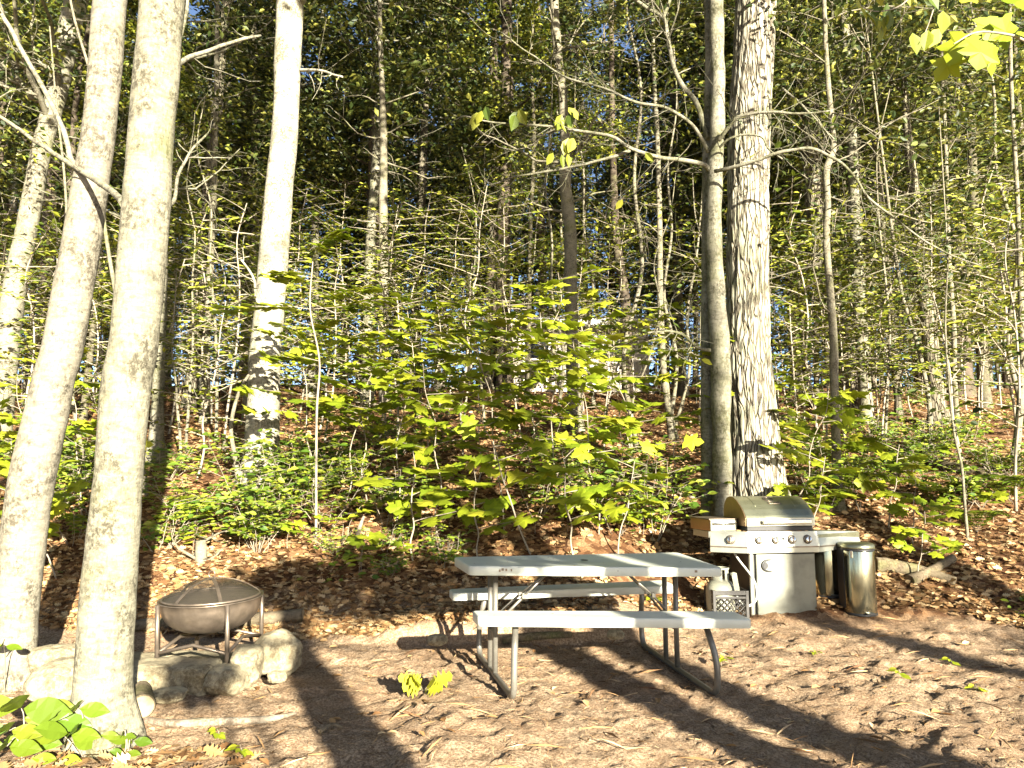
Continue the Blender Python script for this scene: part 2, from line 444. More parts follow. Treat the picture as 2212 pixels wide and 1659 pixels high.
# ------------------------------------------------------------------ the ground: one sheet to the horizon
def axis(parts):
    out = []
    for a, b, s in parts: out.append(np.arange(a, b, s))
    return np.concatenate(out + [[parts[-1][1]]])
xs = axis([(-220, -30, 10), (-30, -9, 1.0), (-9, -4.2, .16), (-4.2, 5.2, .028), (5.2, 12, .16), (12, 34, 1.0), (34, 220, 10)])
ys = axis([(-60, -12, 4), (-12, 2.4, .3), (2.4, 7.6, .028), (7.6, 13, .10), (13, 34, .4), (34, 70, 2), (70, 300, 15)])
gx, gy = np.meshgrid(xs, ys)
gz = ground(gx, gy)
near = (1 - sstep(7.5, 8.5, gy)) * sstep(1.8, 2.6, gy) * (1 - sstep(5, 6, np.abs(gx - .5)))
gz = gz + near * (.017 * fbm(gx * 9, gy * 9, 0, 31, 3) + .020 * np.maximum(0, vnoise(gx * 16, gy * 16, 0, 41)) ** 1.5 + .010 * vnoise(gx * 34, gy * 34, 0, 43))
mb = MB()
ny, nx = gx.shape
i, j = np.meshgrid(np.arange(ny - 1), np.arange(nx - 1), indexing='ij')
mb.add(np.stack([gx, gy, gz], -1).reshape(-1, 3), np.stack([i * nx + j, i * nx + j + 1, (i + 1) * nx + j + 1, (i + 1) * nx + j], -1).reshape(-1, 4))
M['ground'] = mat_ground()
tag(mb.build('ground', M['ground']), 'forest floor of bare orange brown dirt rising to a leaf covered hillside', 'ground', None, 'structure')

# ------------------------------------------------------------------ loose stuff on the ground
def scatter(n, y0, y1, power, rg, half=.78, xpad=1.0):
    Y = y0 + (y1 - y0) * rg.random(n) ** power
    X = (rg.random(n) * 2 - 1) * (Y * half + xpad)
    return X, Y
def lie(mb, X, Y, size, tmpl, rg, tilt=.35, lift=.012):
    n = len(X); z = ground(X, Y) + lift * (.3 + rg.random(n))
    e = .05
    N = unit(np.stack([-(ground(X + e, Y) - ground(X - e, Y)) / (2 * e), -(ground(X, Y + e) - ground(X, Y - e)) / (2 * e), np.ones(n)], -1) + rg.normal(0, tilt, (n, 3)) * [1, 1, .2])
    th = rg.random(n) * 6.283
    A = np.stack([np.cos(th), np.sin(th), rg.normal(0, .15, n)], -1)
    mb.leaves(np.stack([X, Y, z], -1), A, N, size, tmpl)
rg = np.random.default_rng(3)
mb = MB()
X, Y = scatter(110000, 6.5, 26, 1.7, rg)
keep = (Y > 7.0 + .5 * vnoise(X * .8, Y * .8, 0, 9) - .35 * (X < .9)) & (vnoise(X * .9, Y * .9, 0, 77) > -.62 + .2 * rg.random(len(X)))
X, Y = X[keep], Y[keep]
h = len(X) // 2
lie(mb, X[:h], Y[:h], rg.uniform(.05, .10, h), OAK, rg, .5, .025)
lie(mb, X[h:], Y[h:], rg.uniform(.035, .075, len(X) - h), CURL, rg, .6, .025)
# pale leaves gathered round the foot of the front left tree
X = rg.normal(-2.1, .8, 900); Y = rg.uniform(2.6, 4.1, 900); k = (Y < 3.95 - .4 * (X + 1.2)) & (X < -1.15 + .5 * (3.6 - Y)); X, Y = X[k], Y[k]
lie(mb, X, Y, rg.uniform(.06, .11, len(X)), OAK, rg, .4, .03)
# stragglers blown over the bare dirt
X, Y = scatter(260, 2.9, 7.2, 1, rg)
lie(mb, X, Y, rg.uniform(.035, .085, len(X)), CURL, rg, .3, .015)
tag(mb.build('leaf_litter', M['leaf_dead']), 'brown fallen leaves covering the hillside', 'leaf litter', None, 'stuff')
mb = MB()
X, Y = scatter(30000, 2.6, 8.0, .85, rg)
SL = (np.array([[0, .03, 0], [1, .0, .05], [0, -.03, 0]]), [np.array([[0, 1, 2]])])
lie(mb, X, Y, rg.uniform(.02, .06, len(X)), SL, rg, .5, .018)
X, Y = scatter(900, 2.8, 9.0, 1, rg)
SL2 = (np.array([[0, .02, 0], [.5, .035, .03], [1, .0, .0], [.5, -.0, .06], [0, -.02, 0]]), [np.array([[0, 1, 2, 3], [0, 3, 2, 4]])])
lie(mb, X, Y, rg.uniform(.08, .22, len(X)), SL2, rg, .2, .012)
tag(mb.build('pine_needles', M['needle']), 'dry pine needles and twig crumbs scattered over the dirt', 'pine needles', None, 'stuff')
# fresh green ground cover on the slope
mb = MB()
X, Y = scatter(22000, 6.9, 20, 1.5, rg)
den = vnoise(X * .55, Y * .55, 0, 21) + .5 * vnoise(X * 1.6, Y * 1.6, 0, 22)
k = (den > .24 + .5 * rg.random(len(X))) & ~((X > 1.0) & (X < 4.3) & (Y < 8.0)); X, Y = X[k], Y[k]
z = ground(X, Y) + rg.uniform(.03, .26, len(X)) * np.clip((Y - 6.6) * .8, .2, 1)
th = rg.random(len(X)) * 6.283
mb.leaves(np.stack([X, Y, z], -1), np.stack([np.cos(th), np.sin(th), 0 * th - .1], -1), rg.normal(0, .4, (len(X), 3)) + [.1, -.6, 1], rg.uniform(.05, .11, len(X)), OVAL)
tag(mb.build('ground_cover', M['leaf_shrub']), 'low green ground cover spread over the leafy slope', 'ground cover', None, 'stuff')

# ------------------------------------------------------------------ growing trunks, branches, leaves
def grow(mb, tips, p, d, L, r, lev, rg, sides=4, wander=.16, up=.03, kids=(4, 6), spread=.9, flat=.6, n=6, tipf=.4, lenf=(.4, .65)):
    p = np.asarray(p, float); d = unit(d); pts, ds = [p], [d]
    for k in range(n):
        d = unit(d + rg.normal(0, wander, 3) + [0, 0, up]); p = p + d * (L / n); pts.append(p); ds.append(d)
    rad = np.linspace(r, r * .35, n + 1)
    mb.tube(pts, rad, sides, caps=False)
    if lev <= 0:
        for k in range(int(n * tipf), n + 1): tips.append((pts[k], ds[k]))
        return pts
    for k in range(rg.integers(kids[0], kids[1] + 1)):
        q = rg.integers(max(1, int(n * .25)), n + 1)
        s = rg.normal(0, 1, 3) * [1, 1, flat]
        s = unit(s - ds[q] * np.dot(s, ds[q]))
        grow(mb, tips, pts[q], ds[q] * .75 + s * spread, L * rg.uniform(*lenf), rad[q] * .6, lev - 1, rg, max(3, sides - 1), wander, up, kids, spread, flat, max(4, n - 1), tipf, lenf)
    tips.append((pts[-1], ds[-1]))
    return pts

def spray(mb, tips, per, size, rg, tmpl=RHOMB, jit=.45, pos=.12, droop=.15, face=0.0):
    if not tips: return
    T = np.repeat(np.array([t[0] for t in tips]), per, 0); D = np.repeat(np.array([t[1] for t in tips]), per, 0)
    n = len(T)
    T = T + rg.normal(0, pos, (n, 3)) * [1, 1, .5]
    th = rg.random(n) * 6.283
    A = D * .5 + np.stack([np.cos(th), np.sin(th), rg.normal(0, .25, n) - droop], -1) * .8
    N = np.array([0, -face, 1.0]) + rg.normal(0, jit, (n, 3))
    mb.leaves(T, A, N, rg.uniform(size[0], size[1], n), tmpl)

def trunk_rows(mb, pts, rad, sides=24, rows=90, seed=0, rough=.035, flare=.45, lobes=5, ridge=0.0, lump=.03, sink=.25, caps=False):
    """pts from the base upwards"""
    C = catmull(pts, rows); r = np.interp(np.linspace(0, 1, rows), np.linspace(0, 1, len(rad)), rad)
    if sink: C = np.vstack([C[0] - [0, 0, sink], C]); r = np.concatenate([[r[0]], r]); 
    n = len(C)
    T = unit(np.gradient(C, axis=0)); N = unit(np.cross(np.array([0, 1., 0]), T)); B = np.cross(T, N)
    th = np.arange(sides) * 2 * math.pi / sides
    s = np.concatenate([[0], np.cumsum(np.linalg.norm(np.diff(C, axis=0), axis=1))])
    h = np.maximum(0, s - sink)[:, None]
    ct, st = np.cos(th)[None], np.sin(th)[None]
    rr = r[:, None] * (1 + lump * 2 * vnoise(ct * .9 + 0 * h, st * .9 + 0 * h, h * 1.3 / max(.15, r[0] * 3), seed) + rough * vnoise(ct * 4, st * 4, h * 9, seed + 3))
    if ridge:
        q = np.abs(vnoise(ct * 7 + .0 * h, st * 7 + .0 * h, h * 1.6, seed + 9))
        rr = rr - ridge * np.clip(.35 - q, 0, .35) / .35
    rr = rr * (1 + flare * np.exp(-h / (r[0] * 1.1)) * (1 + .45 * np.cos(lobes * th[None] + seed)))
    V = C[:, None] + rr[..., None] * (ct[..., None] * N[:, None] + st[..., None] * B[:, None])
    mb.rings(V, caps)
    return C, r

def px_trunk(mb, path, Y=None, ext=4.0, dY=0.0, **kw):
    """path: (x, y, width) from the foot up, in the 2212-wide frame; Y: distance plane (found from the ground if None)"""
    x0, y0, _ = path[0]
    if Y is None: Y = hit(x0, y0)[1]
    pts, rad = [], []
    for k, (x, y, wd) in enumerate(path):
        yy = Y + dY * k / (len(path) - 1)
        p = P(x, y, yy); pts.append(p); rad.append(wd / 2 * (yy / ray(x, y)[1]) / FPX)
    base = np.array([pts[0][0], pts[0][1], g(pts[0][0], pts[0][1])])
    pts[0] = base
    if ext:
        d = unit(pts[-1] - pts[-2]); d = unit(d + [0, 0, .6])
        pts += [pts[-1] + d * ext * .5, pts[-1] + d * ext]; rad += [rad[-1] * .8, rad[-1] * .45]
    C, r = trunk_rows(mb, pts, rad, **kw)
    return base, C, r

def px_branch(mb, tips, path, Y, w0, w1, rg, twigs=0, tl=.5, sides=7, lev=0, rows=None):
    """a limb along picture points at distance(s) Y"""
    m = len(path); Ys = np.interp(np.arange(m), np.linspace(0, m - 1, len(np.atleast_1d(Y))), np.atleast_1d(Y))
    pts = [P(x, y, yy) for (x, y), yy in zip(path, Ys)]
    C = catmull(pts, rows or m * 5); C = C + np.array([fbm(C[:, 0] * 4, C[:, 2] * 4, k, 3 + k, 2) for k in range(3)]).T * .02
    sc = Ys[0] / FPX
    mb.tube(C, np.linspace(w0 / 2 * sc, w1 / 2 * sc, len(C)), sides)
    T = unit(np.gradient(C, axis=0))
    for k in range(twigs):
        q = rg.integers(len(C) // 4, len(C)); s = rg.normal(0, 1, 3) * [1, .8, .8]; s = unit(s - T[q] * np.dot(s, T[q]))
        grow(mb, tips, C[q], T[q] * .6 + s * .8, tl * rg.uniform(.5, 1.3), max(.0025, w1 / 2 * sc * .6), lev, rg, 3, .2, 0, (2, 4), .8, .8, 5)
    return C
# ------------------------------------------------------------------ the trees one can tell apart
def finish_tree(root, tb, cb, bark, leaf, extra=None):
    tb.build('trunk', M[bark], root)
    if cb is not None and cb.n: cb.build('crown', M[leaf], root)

def overhead_crown(tb, cb, C, r, rg, n=6, L=(1.6, 2.8), z0=None, leaf=(.07, .12), per=5, tmpl=RHOMB, lev=2, cap=.75, jit=.5):
    tips = []
    lo = int(len(C) * cap) if z0 is None else int(np.argmax(C[:, 2] > z0))
    for k in range(n):
        q = rg.integers(lo, len(C)); a = rg.random() * 6.283
        grow(tb, tips, C[q], [math.cos(a), math.sin(a), .45], rg.uniform(*L), max(.012, r[min(q, len(r) - 1)] * .35), lev, rg, 5)
    spray(cb, tips, per, leaf, rg, tmpl, jit)

# T1: leftmost foreground trunk
rg = np.random.default_rng(21)
tb, cb = MB(), MB()
path = [(27, 1488, 84), (36, 1330, 82), (62, 1080, 90), (115, 830, 82), (135, 750, 80), (180, 500, 75), (217, 250, 65), (238, 0, 66)]
base, C, r = px_trunk(tb, path, None, 9, sides=40, rows=220, seed=1, flare=.18, rough=.02, lump=.025)
overhead_crown(tb, cb, C, r, rg, 9, (2.5, 4.2), 9.2, (.18, .30), 2, BIGR, 2)
t = thing('maple_tree', base, 'leaning pale smooth trunk at the far left edge, left of the lichen spotted trunk', 'tree')
finish_tree(t, tb, cb, 'bark_smooth', 'leaf_canopy'); T1 = t

# T2: the foreground trunk beside the fire pit
tb, cb = MB(), MB()
path = [(226, 1606, 130), (222, 1480, 112), (232, 1330, 112), (252, 1080, 100), (273, 830, 97), (288, 750, 100), (312, 500, 95), (330, 250, 90), (350, 0, 90)]
base, C, r = px_trunk(tb, path, None, 9.5, sides=48, rows=240, seed=5, flare=.22, rough=.02, lump=.03)
Y2 = base[1]
tips = []
px_branch(tb, tips, [(270, 442), (230, 404), (162, 362), (80, 310), (0, 250), (-60, 215)], [Y2 + .05, Y2 + 1.2, Y2 + 1.6], 18, 9, rg, 4, .5)
px_branch(tb, tips, [(165, 364), (148, 335), (130, 270), (100, 200), (60, 130), (10, 40), (-30, -30)], [Y2 + 1.25, Y2 + 1.6], 13, 10, rg, 3, .5)
px_branch(tb, tips, [(376, 150), (395, 135), (420, 118), (470, 100), (520, 85), (565, 78)], [Y2, Y2 + .8], 14, 7, rg, 4, .5)
px_branch(tb, tips, [(384, 110), (398, 50), (410, -20), (420, -90)], [Y2, Y2 + .3], 12, 9, rg, 2, .4)
px_branch(tb, tips, [(362, 450), (378, 430), (385, 375), (410, 330), (450, 290)], [Y2 + .1, Y2 + .6], 10, 5, rg, 5, .5)
overhead_crown(tb, cb, C, r, rg, 10, (2.5, 4.2), 9.2, (.18, .30), 2, BIGR, 2)
t = thing('maple_tree', base, 'thick pale lichen spotted trunk rising beside the fire pit, nearest tree to the camera', 'tree')
finish_tree(t, tb, cb, 'bark_pale', 'leaf_canopy'); T2 = t

# T3: pale trunk right of them on the slope
tb, cb = MB(), MB()
path = [(560, 1044, 84), (566, 980, 72), (570, 830, 66), (575, 750, 65), (595, 500, 60), (607, 370, 57), (617, 250, 55), (626, 0, 57)]
base, C, r = px_trunk(tb, path, None, 7, sides=36, rows=150, seed=8, flare=.2, rough=.03)
tips = []
px_branch(tb, tips, [(650, 5), (662, -15), (690, -60)], [base[1], base[1] - .4], 16, 10, rg, 2, .6)
px_branch(tb, tips, [(575, 690), (555, 650), (545, 600), (520, 560)], [base[1], base[1] - .5], 8, 4, rg, 5, .6)
px_branch(tb, tips, [(645, 150), (690, 152), (740, 165)], [base[1], base[1] - .5], 8, 4, rg, 5, .6)
spray(cb, tips[::2], 2, (.06, .1), rg, OVAL)
overhead_crown(tb, cb, C, r, rg, 8, (2.5, 4.0), 11.5, (.18, .30), 2, BIGR, 2)
t = thing('maple_tree', base, 'tall cream coloured trunk with a mossy streak, on the slope behind the fire pit', 'tree')
finish_tree(t, tb, cb, 'bark_white', 'leaf_canopy')

# T0: leaning tree at the far left, further back
tb, cb = MB(), MB()
path = [(-14, 985, 60), (10, 790, 50), (32, 620, 45), (62, 475, 41), (90, 325, 38), (125, 190, 40), (150, 65, 45), (165, 0, 44)]
base, C, r = px_trunk(tb, path, None, 5, sides=28, rows=110, seed=12, flare=.3)
overhead_crown(tb, cb, C, r, rg, cap=.5, n=10, leaf=(.08, .13))
t = thing('maple_tree', base, 'leaning grey trunk with bark rings, further back behind the leftmost pale trunk', 'tree')
finish_tree(t, tb, cb, 'bark_pale', 'leaf_canopy')

# T5: the big ridged oak behind the grill
tb, cb = MB(), MB()
path = [(1646, 1118, 132), (1640, 1070, 116), (1632, 980, 106), (1621, 830, 99), (1617, 750, 93), (1615, 500, 90), (1620, 250, 88), (1632, 0, 86)]
base, C, r = px_trunk(tb, path, None, 9, sides=110, rows=360, seed=15, flare=.16, ridge=.022, rough=.02, lump=.015)
Y5 = base[1]
overhead_crown(tb, cb, C, r, rg, 10, (3, 5.0), 11.5, (.18, .30), 2, BIGR, 2)
t = thing('oak_tree', base, 'massive straight oak with deep ridged bark standing directly behind the grill', 'tree')
finish_tree(t, tb, cb, 'bark_oak', 'leaf_canopy'); T5 = t

# T4: the forked mossy tree left of the oak
tb, cb = MB(), MB()
Y4 = Y5 - .45
path = [(1560, 1122, 48), (1560, 1000, 40), (1557, 900, 38), (1557, 790, 46), (1549, 650, 36), (1541, 500, 34), (1543, 400, 33), (1549, 300, 32), (1551, 200, 30), (1549, 100, 30), (1548, 0, 28)]
base, C, r = px_trunk(tb, path, Y4, 4, sides=30, rows=150, seed=18, flare=.12, lump=.06)
path = [(1532, 1116, 36), (1530, 1000, 32), (1527, 800, 26), (1527, 500, 22), (1529, 330, 22), (1533, 150, 20), (1530, 0, 18)]
b2, C2, r2 = px_trunk(tb, path, Y4 + .22, 4, sides=24, rows=110, seed=19, flare=.15)
tips = []
B = lambda pts, Y, a, b, tw=6, tl=.7: px_branch(tb, tips, pts, Y, a, b, rg, int(tw * 1.3), tl, lev=1)
B([(1535, 372), (1520, 356), (1475, 346), (1427, 340), (1362, 321), (1322, 296), (1232, 280), (1177, 272), (1077, 267), (1000, 250)], [Y4, Y4 - .5, Y4 - .3], 12, 3, 12)
B([(1362, 326), (1287, 350), (1187, 367), (1120, 380), (1057, 400)], [Y4 - .35, Y4], 8, 3, 10)
B([(1530, 300), (1505, 225), (1475, 185), (1452, 135), (1442, 75), (1432, 40), (1400, 20), (1350, -15)], [Y4 + .1, Y4 + .6], 13, 8, 8)
B([(1432, 40), (1445, 10), (1455, -40)], [Y4 + .55, Y4 + .7], 9, 6, 2)
B([(1545, 371), (1585, 362), (1625, 350), (1695, 328), (1755, 322), (1815, 350), (1845, 382), (1875, 425), (1925, 465), (1975, 505), (2050, 550), (2120, 575)], [Y4 - .25, Y4 - .7, Y4 - .4, Y4], 9, 3, 16)
B([(1552, 305), (1575, 275), (1595, 252), (1660, 243), (1740, 245), (1790, 240)], [Y4 - .2, Y4 - .7], 10, 4, 10)
B([(1555, 320), (1575, 303), (1610, 290), (1645, 296), (1662, 325), (1690, 345)], [Y4 - .25, Y4 - .6], 6, 3, 4)
B([(1535, 757), (1510, 752), (1475, 724), (1440, 715), (1400, 720)], [Y4, Y4 - .4], 9, 4, 6)
B([(1530, 330), (1515, 300), (1490, 265), (1440, 235), (1370, 220), (1300, 190), (1220, 165), (1150, 120), (1080, 70)], [Y4, Y4 - .4, Y4 + .3], 9, 3, 16, .7)
B([(1690, 190), (1720, 215), (1745, 242), (1800, 300)], [Y4 + .4, Y4 + .1], 6, 3, 6)
spray(cb, tips[::40], 1, (.09, .15), rg, OVAL, .7, .05, .5)
for (x, y) in ((1210, 268), (1222, 300), (1205, 330), (1040, 240), (1120, 240), (1230, 245)):   # the few big leaves that hang from its long limbs
    p = P(x, y, Y4 - .45)
    for k in range(3):
        cb.leaves([p + rg.normal(0, .04, 3)], [[rg.normal(0, .4), rg.normal(0, .3), -1]], [[rg.normal(0, .5), -1, .3]], rg.uniform(.15, .24), OVAL)
overhead_crown(tb, cb, C, r, rg, cap=.86)
t = thing('beech_tree', base, 'forked mossy grey tree with long bare limbs, pressed against the left of the ridged oak', 'tree')
finish_tree(t, tb, cb, 'bark_mossy', 'leaf_beech')

SPECS = [
 ('birch_tree', [(1811, 1102, 24), (1807, 980, 19), (1802, 830, 18), (1801, 740, 17), (1795, 650, 16), (1785, 525, 14), (1788, 450, 14), (1785, 370, 14), (1800, 320, 13), (1795, 250, 12), (1785, 125, 10), (1780, 0, 9)], None, 'bark_thin',
  'slim crooked pale trunk just right of the oak, behind the grill shelf', 22, .35),
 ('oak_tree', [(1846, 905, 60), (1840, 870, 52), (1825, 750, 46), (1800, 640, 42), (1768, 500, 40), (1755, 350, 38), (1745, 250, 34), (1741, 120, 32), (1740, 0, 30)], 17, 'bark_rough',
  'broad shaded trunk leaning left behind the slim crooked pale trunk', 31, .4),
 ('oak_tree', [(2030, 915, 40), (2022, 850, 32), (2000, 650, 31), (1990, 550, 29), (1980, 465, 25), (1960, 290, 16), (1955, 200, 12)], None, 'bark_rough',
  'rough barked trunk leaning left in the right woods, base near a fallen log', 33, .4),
 ('beech_tree', [(1242, 925, 36), (1237, 750, 28), (1232, 625, 28), (1232, 500, 27), (1222, 400, 26), (1222, 325, 24), (1215, 200, 19), (1203, 100, 19), (1197, 0, 18)], None, 'bark_thin',
  'sunlit white trunk rising behind the middle of the leafy thicket, forked near the top', 35, .3),
 ('beech_tree', [(829, 935, 24), (829, 700, 20), (828, 425, 18), (829, 350, 17), (827, 240, 14), (822, 100, 10), (820, 0, 9)], 16, 'bark_thin',
  'pale stem standing left of centre, its lower half hidden by layered beech leaves', 36, .3),
 ('birch_tree', [(1454, 948, 20), (1442, 870, 16), (1432, 775, 14), (1426, 650, 13), (1425, 500, 12), (1420, 300, 10), (1412, 150, 8), (1410, 0, 7)], None, 'bark_thin',
  'slender pale stem a little left of the forked mossy tree, foot bare in the leaves', 37, .3),
 ('oak_tree', [(1358, 915, 26), (1350, 650, 21), (1332, 525, 18), (1327, 425, 16), (1322, 250, 13), (1320, 0, 11)], 19, 'bark_dark',
  'dark brown trunk between the sunlit white trunk and the slender pale stem', 38, .3),
 ('birch_tree', [(2191, 1003, 18), (2200, 920, 15), (2206, 840, 14), (2208, 770, 13), (2204, 600, 11), (2196, 400, 9), (2185, 200, 8), (2180, 0, 7)], None, 'bark_thin',
  'bent pale trunk at the far right edge above the fallen log', 39, .35),
 ('birch_tree', [(2090, 1162, 7), (2084, 1090, 6), (2077, 1005, 5.5), (2060, 930, 5), (2050, 830, 4.5), (2042, 700, 4), (2047, 560, 3.4), (2040, 430, 3)], None, 'bark_thin',
  'whip thin crooked stem alone in the ferns on the right slope', 40, .1),
 ('maple_tree', [(338, 984, 34), (340, 900, 27), (342, 830, 25), (348, 650, 24), (352, 450, 22), (358, 250, 20), (362, 60, 18)], None, 'bark_mossy',
  'shaded mossy trunk hidden behind the thick lichen spotted trunk', 41, .4),
 ('maple_tree', [(440, 935, 20), (445, 780, 16), (449, 680, 15), (455, 560, 14), (460, 450, 13), (466, 250, 11), (470, 0, 9)], 15, 'bark_thin',
  'thin greenish trunk deep between the lichen spotted trunk and the cream coloured trunk', 42, .3),
 ('birch_tree', [(2010, 985, 12), (2008, 880, 10), (1995, 800, 9), (1975, 720, 8), (1950, 640, 7), (1930, 520, 6)], None, 'bark_thin',
  'thin white stem leaning left, just left of the rough barked leaning trunk', 43, .1),
 ('birch_tree', [(2068, 920, 13), (2062, 830, 11), (2060, 700, 10), (2050, 560, 9), (2046, 420, 8), (2040, 250, 7)], 14, 'bark_thin',
  'straight pale stem with its foot lit, right of the rough barked leaning trunk', 44, .15),
]
for name, path, Y, bark, label, sd, fl in SPECS:
    rg = np.random.default_rng(sd); tb, cb = MB(), MB()
    big = path[0][2] > 10
    base, C, r = px_trunk(tb, path, Y, 4 if big else 1.2, sides=20 if big else 8, rows=110, seed=sd, flare=fl, lump=.05)
    tips = []
    zc = C[:, 2]
    for k in range(16 if big else 4):                                           # side branches up the stem
        q = int(len(C) * rg.uniform(.28, .85)); a = rg.random() * 6.283
        grow(tb, tips, C[q], [math.cos(a), math.sin(a), rg.uniform(-.1, .5)], rg.uniform(.7, 2.0) * (1 if big else .35), max(.006, r[min(q, len(r) - 1)] * .28), 1, rg, 4, .2, 0, (3, 5), .8, .6)
    spray(cb, tips, 2, (.07, .12), rg, RHOMB if base[1] > 12 else OVAL, .5)
    if big: overhead_crown(tb, cb, C, r, rg, cap=.66, n=8, leaf=(.09, .14), per=4)
    t = thing(name, base, label, 'tree'); finish_tree(t, tb, cb, bark, 'leaf_canopy')

# the curved stem leaning on the cream trunk and the stems beside it
for path, lab in (([(516, 1046, 11), (508, 990, 10), (499, 930, 9), (506, 880, 8), (522, 835, 7), (548, 790, 6), (556, 740, 4)], 'crooked pale sapling stem bending up to the foot of the cream coloured trunk'),
                  ([(392, 996, 7), (388, 930, 6.5), (383, 880, 6), (380, 830, 5), (372, 760, 4), (376, 690, 3)], 'bare white sapling stem just right of the lichen spotted trunk, above the shrubs')):
    tb = MB(); rg = np.random.default_rng(7)
    base, C, r = px_trunk(tb, path, None, .8, sides=8, rows=50, seed=3, flare=.2)
    for k in range(5):
        a = rg.random() * 6.283; q = rg.integers(20, 50); grow(tb, [], C[q], [math.cos(a), math.sin(a), .5], .6, .005, 1, rg, 3)
    t = thing('sapling', base, lab, 'sapling'); tb.build('stem', M['bark_thin'], t)

# ------------------------------------------------------------------ prototypes of the deeper forest
def forest_tree(sd, H, rad, bark, leaf, cz, nl, ls, per, lo_twigs=10, sparse=1.0):
    rg = np.random.default_rng(sd); tb, cb = MB(), MB(); tips, dead = [], []
    lean = rg.normal(0, .35, 2)
    pts = [np.array([lean[0] * (k / 5) ** 1.5 + rg.normal(0, .06), lean[1] * (k / 5) ** 1.5 + rg.normal(0, .06), H * k / 5]) for k in range(6)]; pts[0][:2] = 0
    C, r = trunk_rows(tb, pts, [rad, rad * .9, rad * .8, rad * .65, rad * .45, rad * .12], 10, 40, sd, flare=.35, sink=.4)
    for k in range(nl):
        z = cz + (H - cz) * rg.random() ** .9; q = int(np.argmax(C[:, 2] > z)) if z < H - .1 else len(C) - 1; a = rg.random() * 6.283
        L = (1.1 + 1.7 * (1 - abs(2 * (z - cz) / (H - cz) - .7))) * rg.uniform(.7, 1.2)
        grow(tb, tips, C[q], [math.cos(a), math.sin(a), rg.uniform(0, .6)], max(.7, L), max(.012, r[q] * .3), 2, rg, 4, .17, .01, (3, 5), .9, .45, 5)
    for k in range(lo_twigs):
        z = rg.uniform(.12, 1.0) * cz; q = int(np.argmax(C[:, 2] > z)); a = rg.random() * 6.283
        grow(tb, dead, C[q], [math.cos(a), math.sin(a), rg.uniform(-.1, .4)], rg.uniform(.7, 1.8), .011, 1, rg, 3, .2, 0, (2, 5), .8, .7, 5)
    spray(cb, tips, per, ls, rg, RHOMB, .65, .19, face=.25)
    spray(cb, dead[::3], 2, (ls[0] * .8, ls[1] * .8), rg, RHOMB, .6, .1)
    return tb, cb
PROTO = []
KINDLAB = []
for sd, H, rad, bark, leaf, cz, nl, ls, per, lab in (
        (101, 17, .15, 'bark_deep', 'leaf_canopy', 3.6, 28, (.13, .21), 5, 'pale trunked forest tree'),
        (102, 20, .21, 'bark_rough', 'leaf_canopy', 4.4, 30, (.14, .23), 5, 'stout rough trunked forest tree'),
        (103, 15, .11, 'bark_dark', 'leaf_canopy', 2.6, 28, (.13, .21), 5, 'dark slim forest tree'),
        (104, 18, .13, 'bark_mossy', 'leaf_canopy', 4.0, 28, (.14, .23), 5, 'mossy trunked forest tree'),
        (105, 13, .08, 'bark_deep', 'leaf_beech', 2.2, 26, (.11, .18), 4, 'slim light leaved forest tree'),
        (106, 22, .24, 'bark_dark', 'leaf_canopy', 5.0, 32, (.15, .24), 5, 'tall dark trunked forest tree')):
    tb, cb = forest_tree(sd, H, rad, bark, leaf, cz, nl, ls, per)
    PROTO.append((tb, cb, bark, leaf)); KINDLAB.append(lab)

def where(X, Y):
    u = 1106 + X / Y * 1600
    if u < 240: return 'behind the two leaning foreground trunks'
    if u < 600: return 'behind the cream coloured trunk'
    if u < 1050: return 'beyond the layered beech leaves'
    if u < 1500: return 'beyond the leafy maple thicket'
    if u < 1850: return 'behind the ridged oak'
    return 'in the woods at the right'
FIRST = {}
def put_proto(idx, X, Y, rz, sc, label, group, name='forest_tree'):
    z = g(X, Y)
    if idx not in FIRST:
        tb, cb, bark, leaf = PROTO[idx]
        t = thing(name, (0, 0, 0), label, 'tree', group)
        a = tb.build('trunk', M[bark], t); b = cb.build('crown', M[leaf], t); reg(t, a, b); FIRST[idx] = t
        t.location = (X, Y, z); t.rotation_euler = (0, 0, rz); t.scale = (sc, sc, sc); t.matrix_basis
        return t
    return dup(FIRST[idx], (X, Y, z), rz, sc, label, group)
rg = np.random.default_rng(44)
spots = []
for Ya, Yb, n in ((14.5, 20, 18), (20, 27, 30), (27, 36, 38), (36, 47, 40)):
    for k in range(n):
        Y = rg.uniform(Ya, Yb); X = ((k + rg.random()) / n * 2 - 1) * (Y * .76 + 2.5)
        if Y < 27 and .6 < X < 4.6 and rg.random() < .75: X += 4.5
        spots.append((X, Y))
for k, (X, Y) in enumerate(spots):
    idx = int(rg.choice(6, p=[.2, .14, .2, .16, .2, .1]))
    put_proto(idx, X, Y, rg.random() * 6.283, rg.uniform(.8, 1.15), f'{KINDLAB[idx]} {where(X, Y)}', f'{KINDLAB[idx]}s {where(X, Y)}')

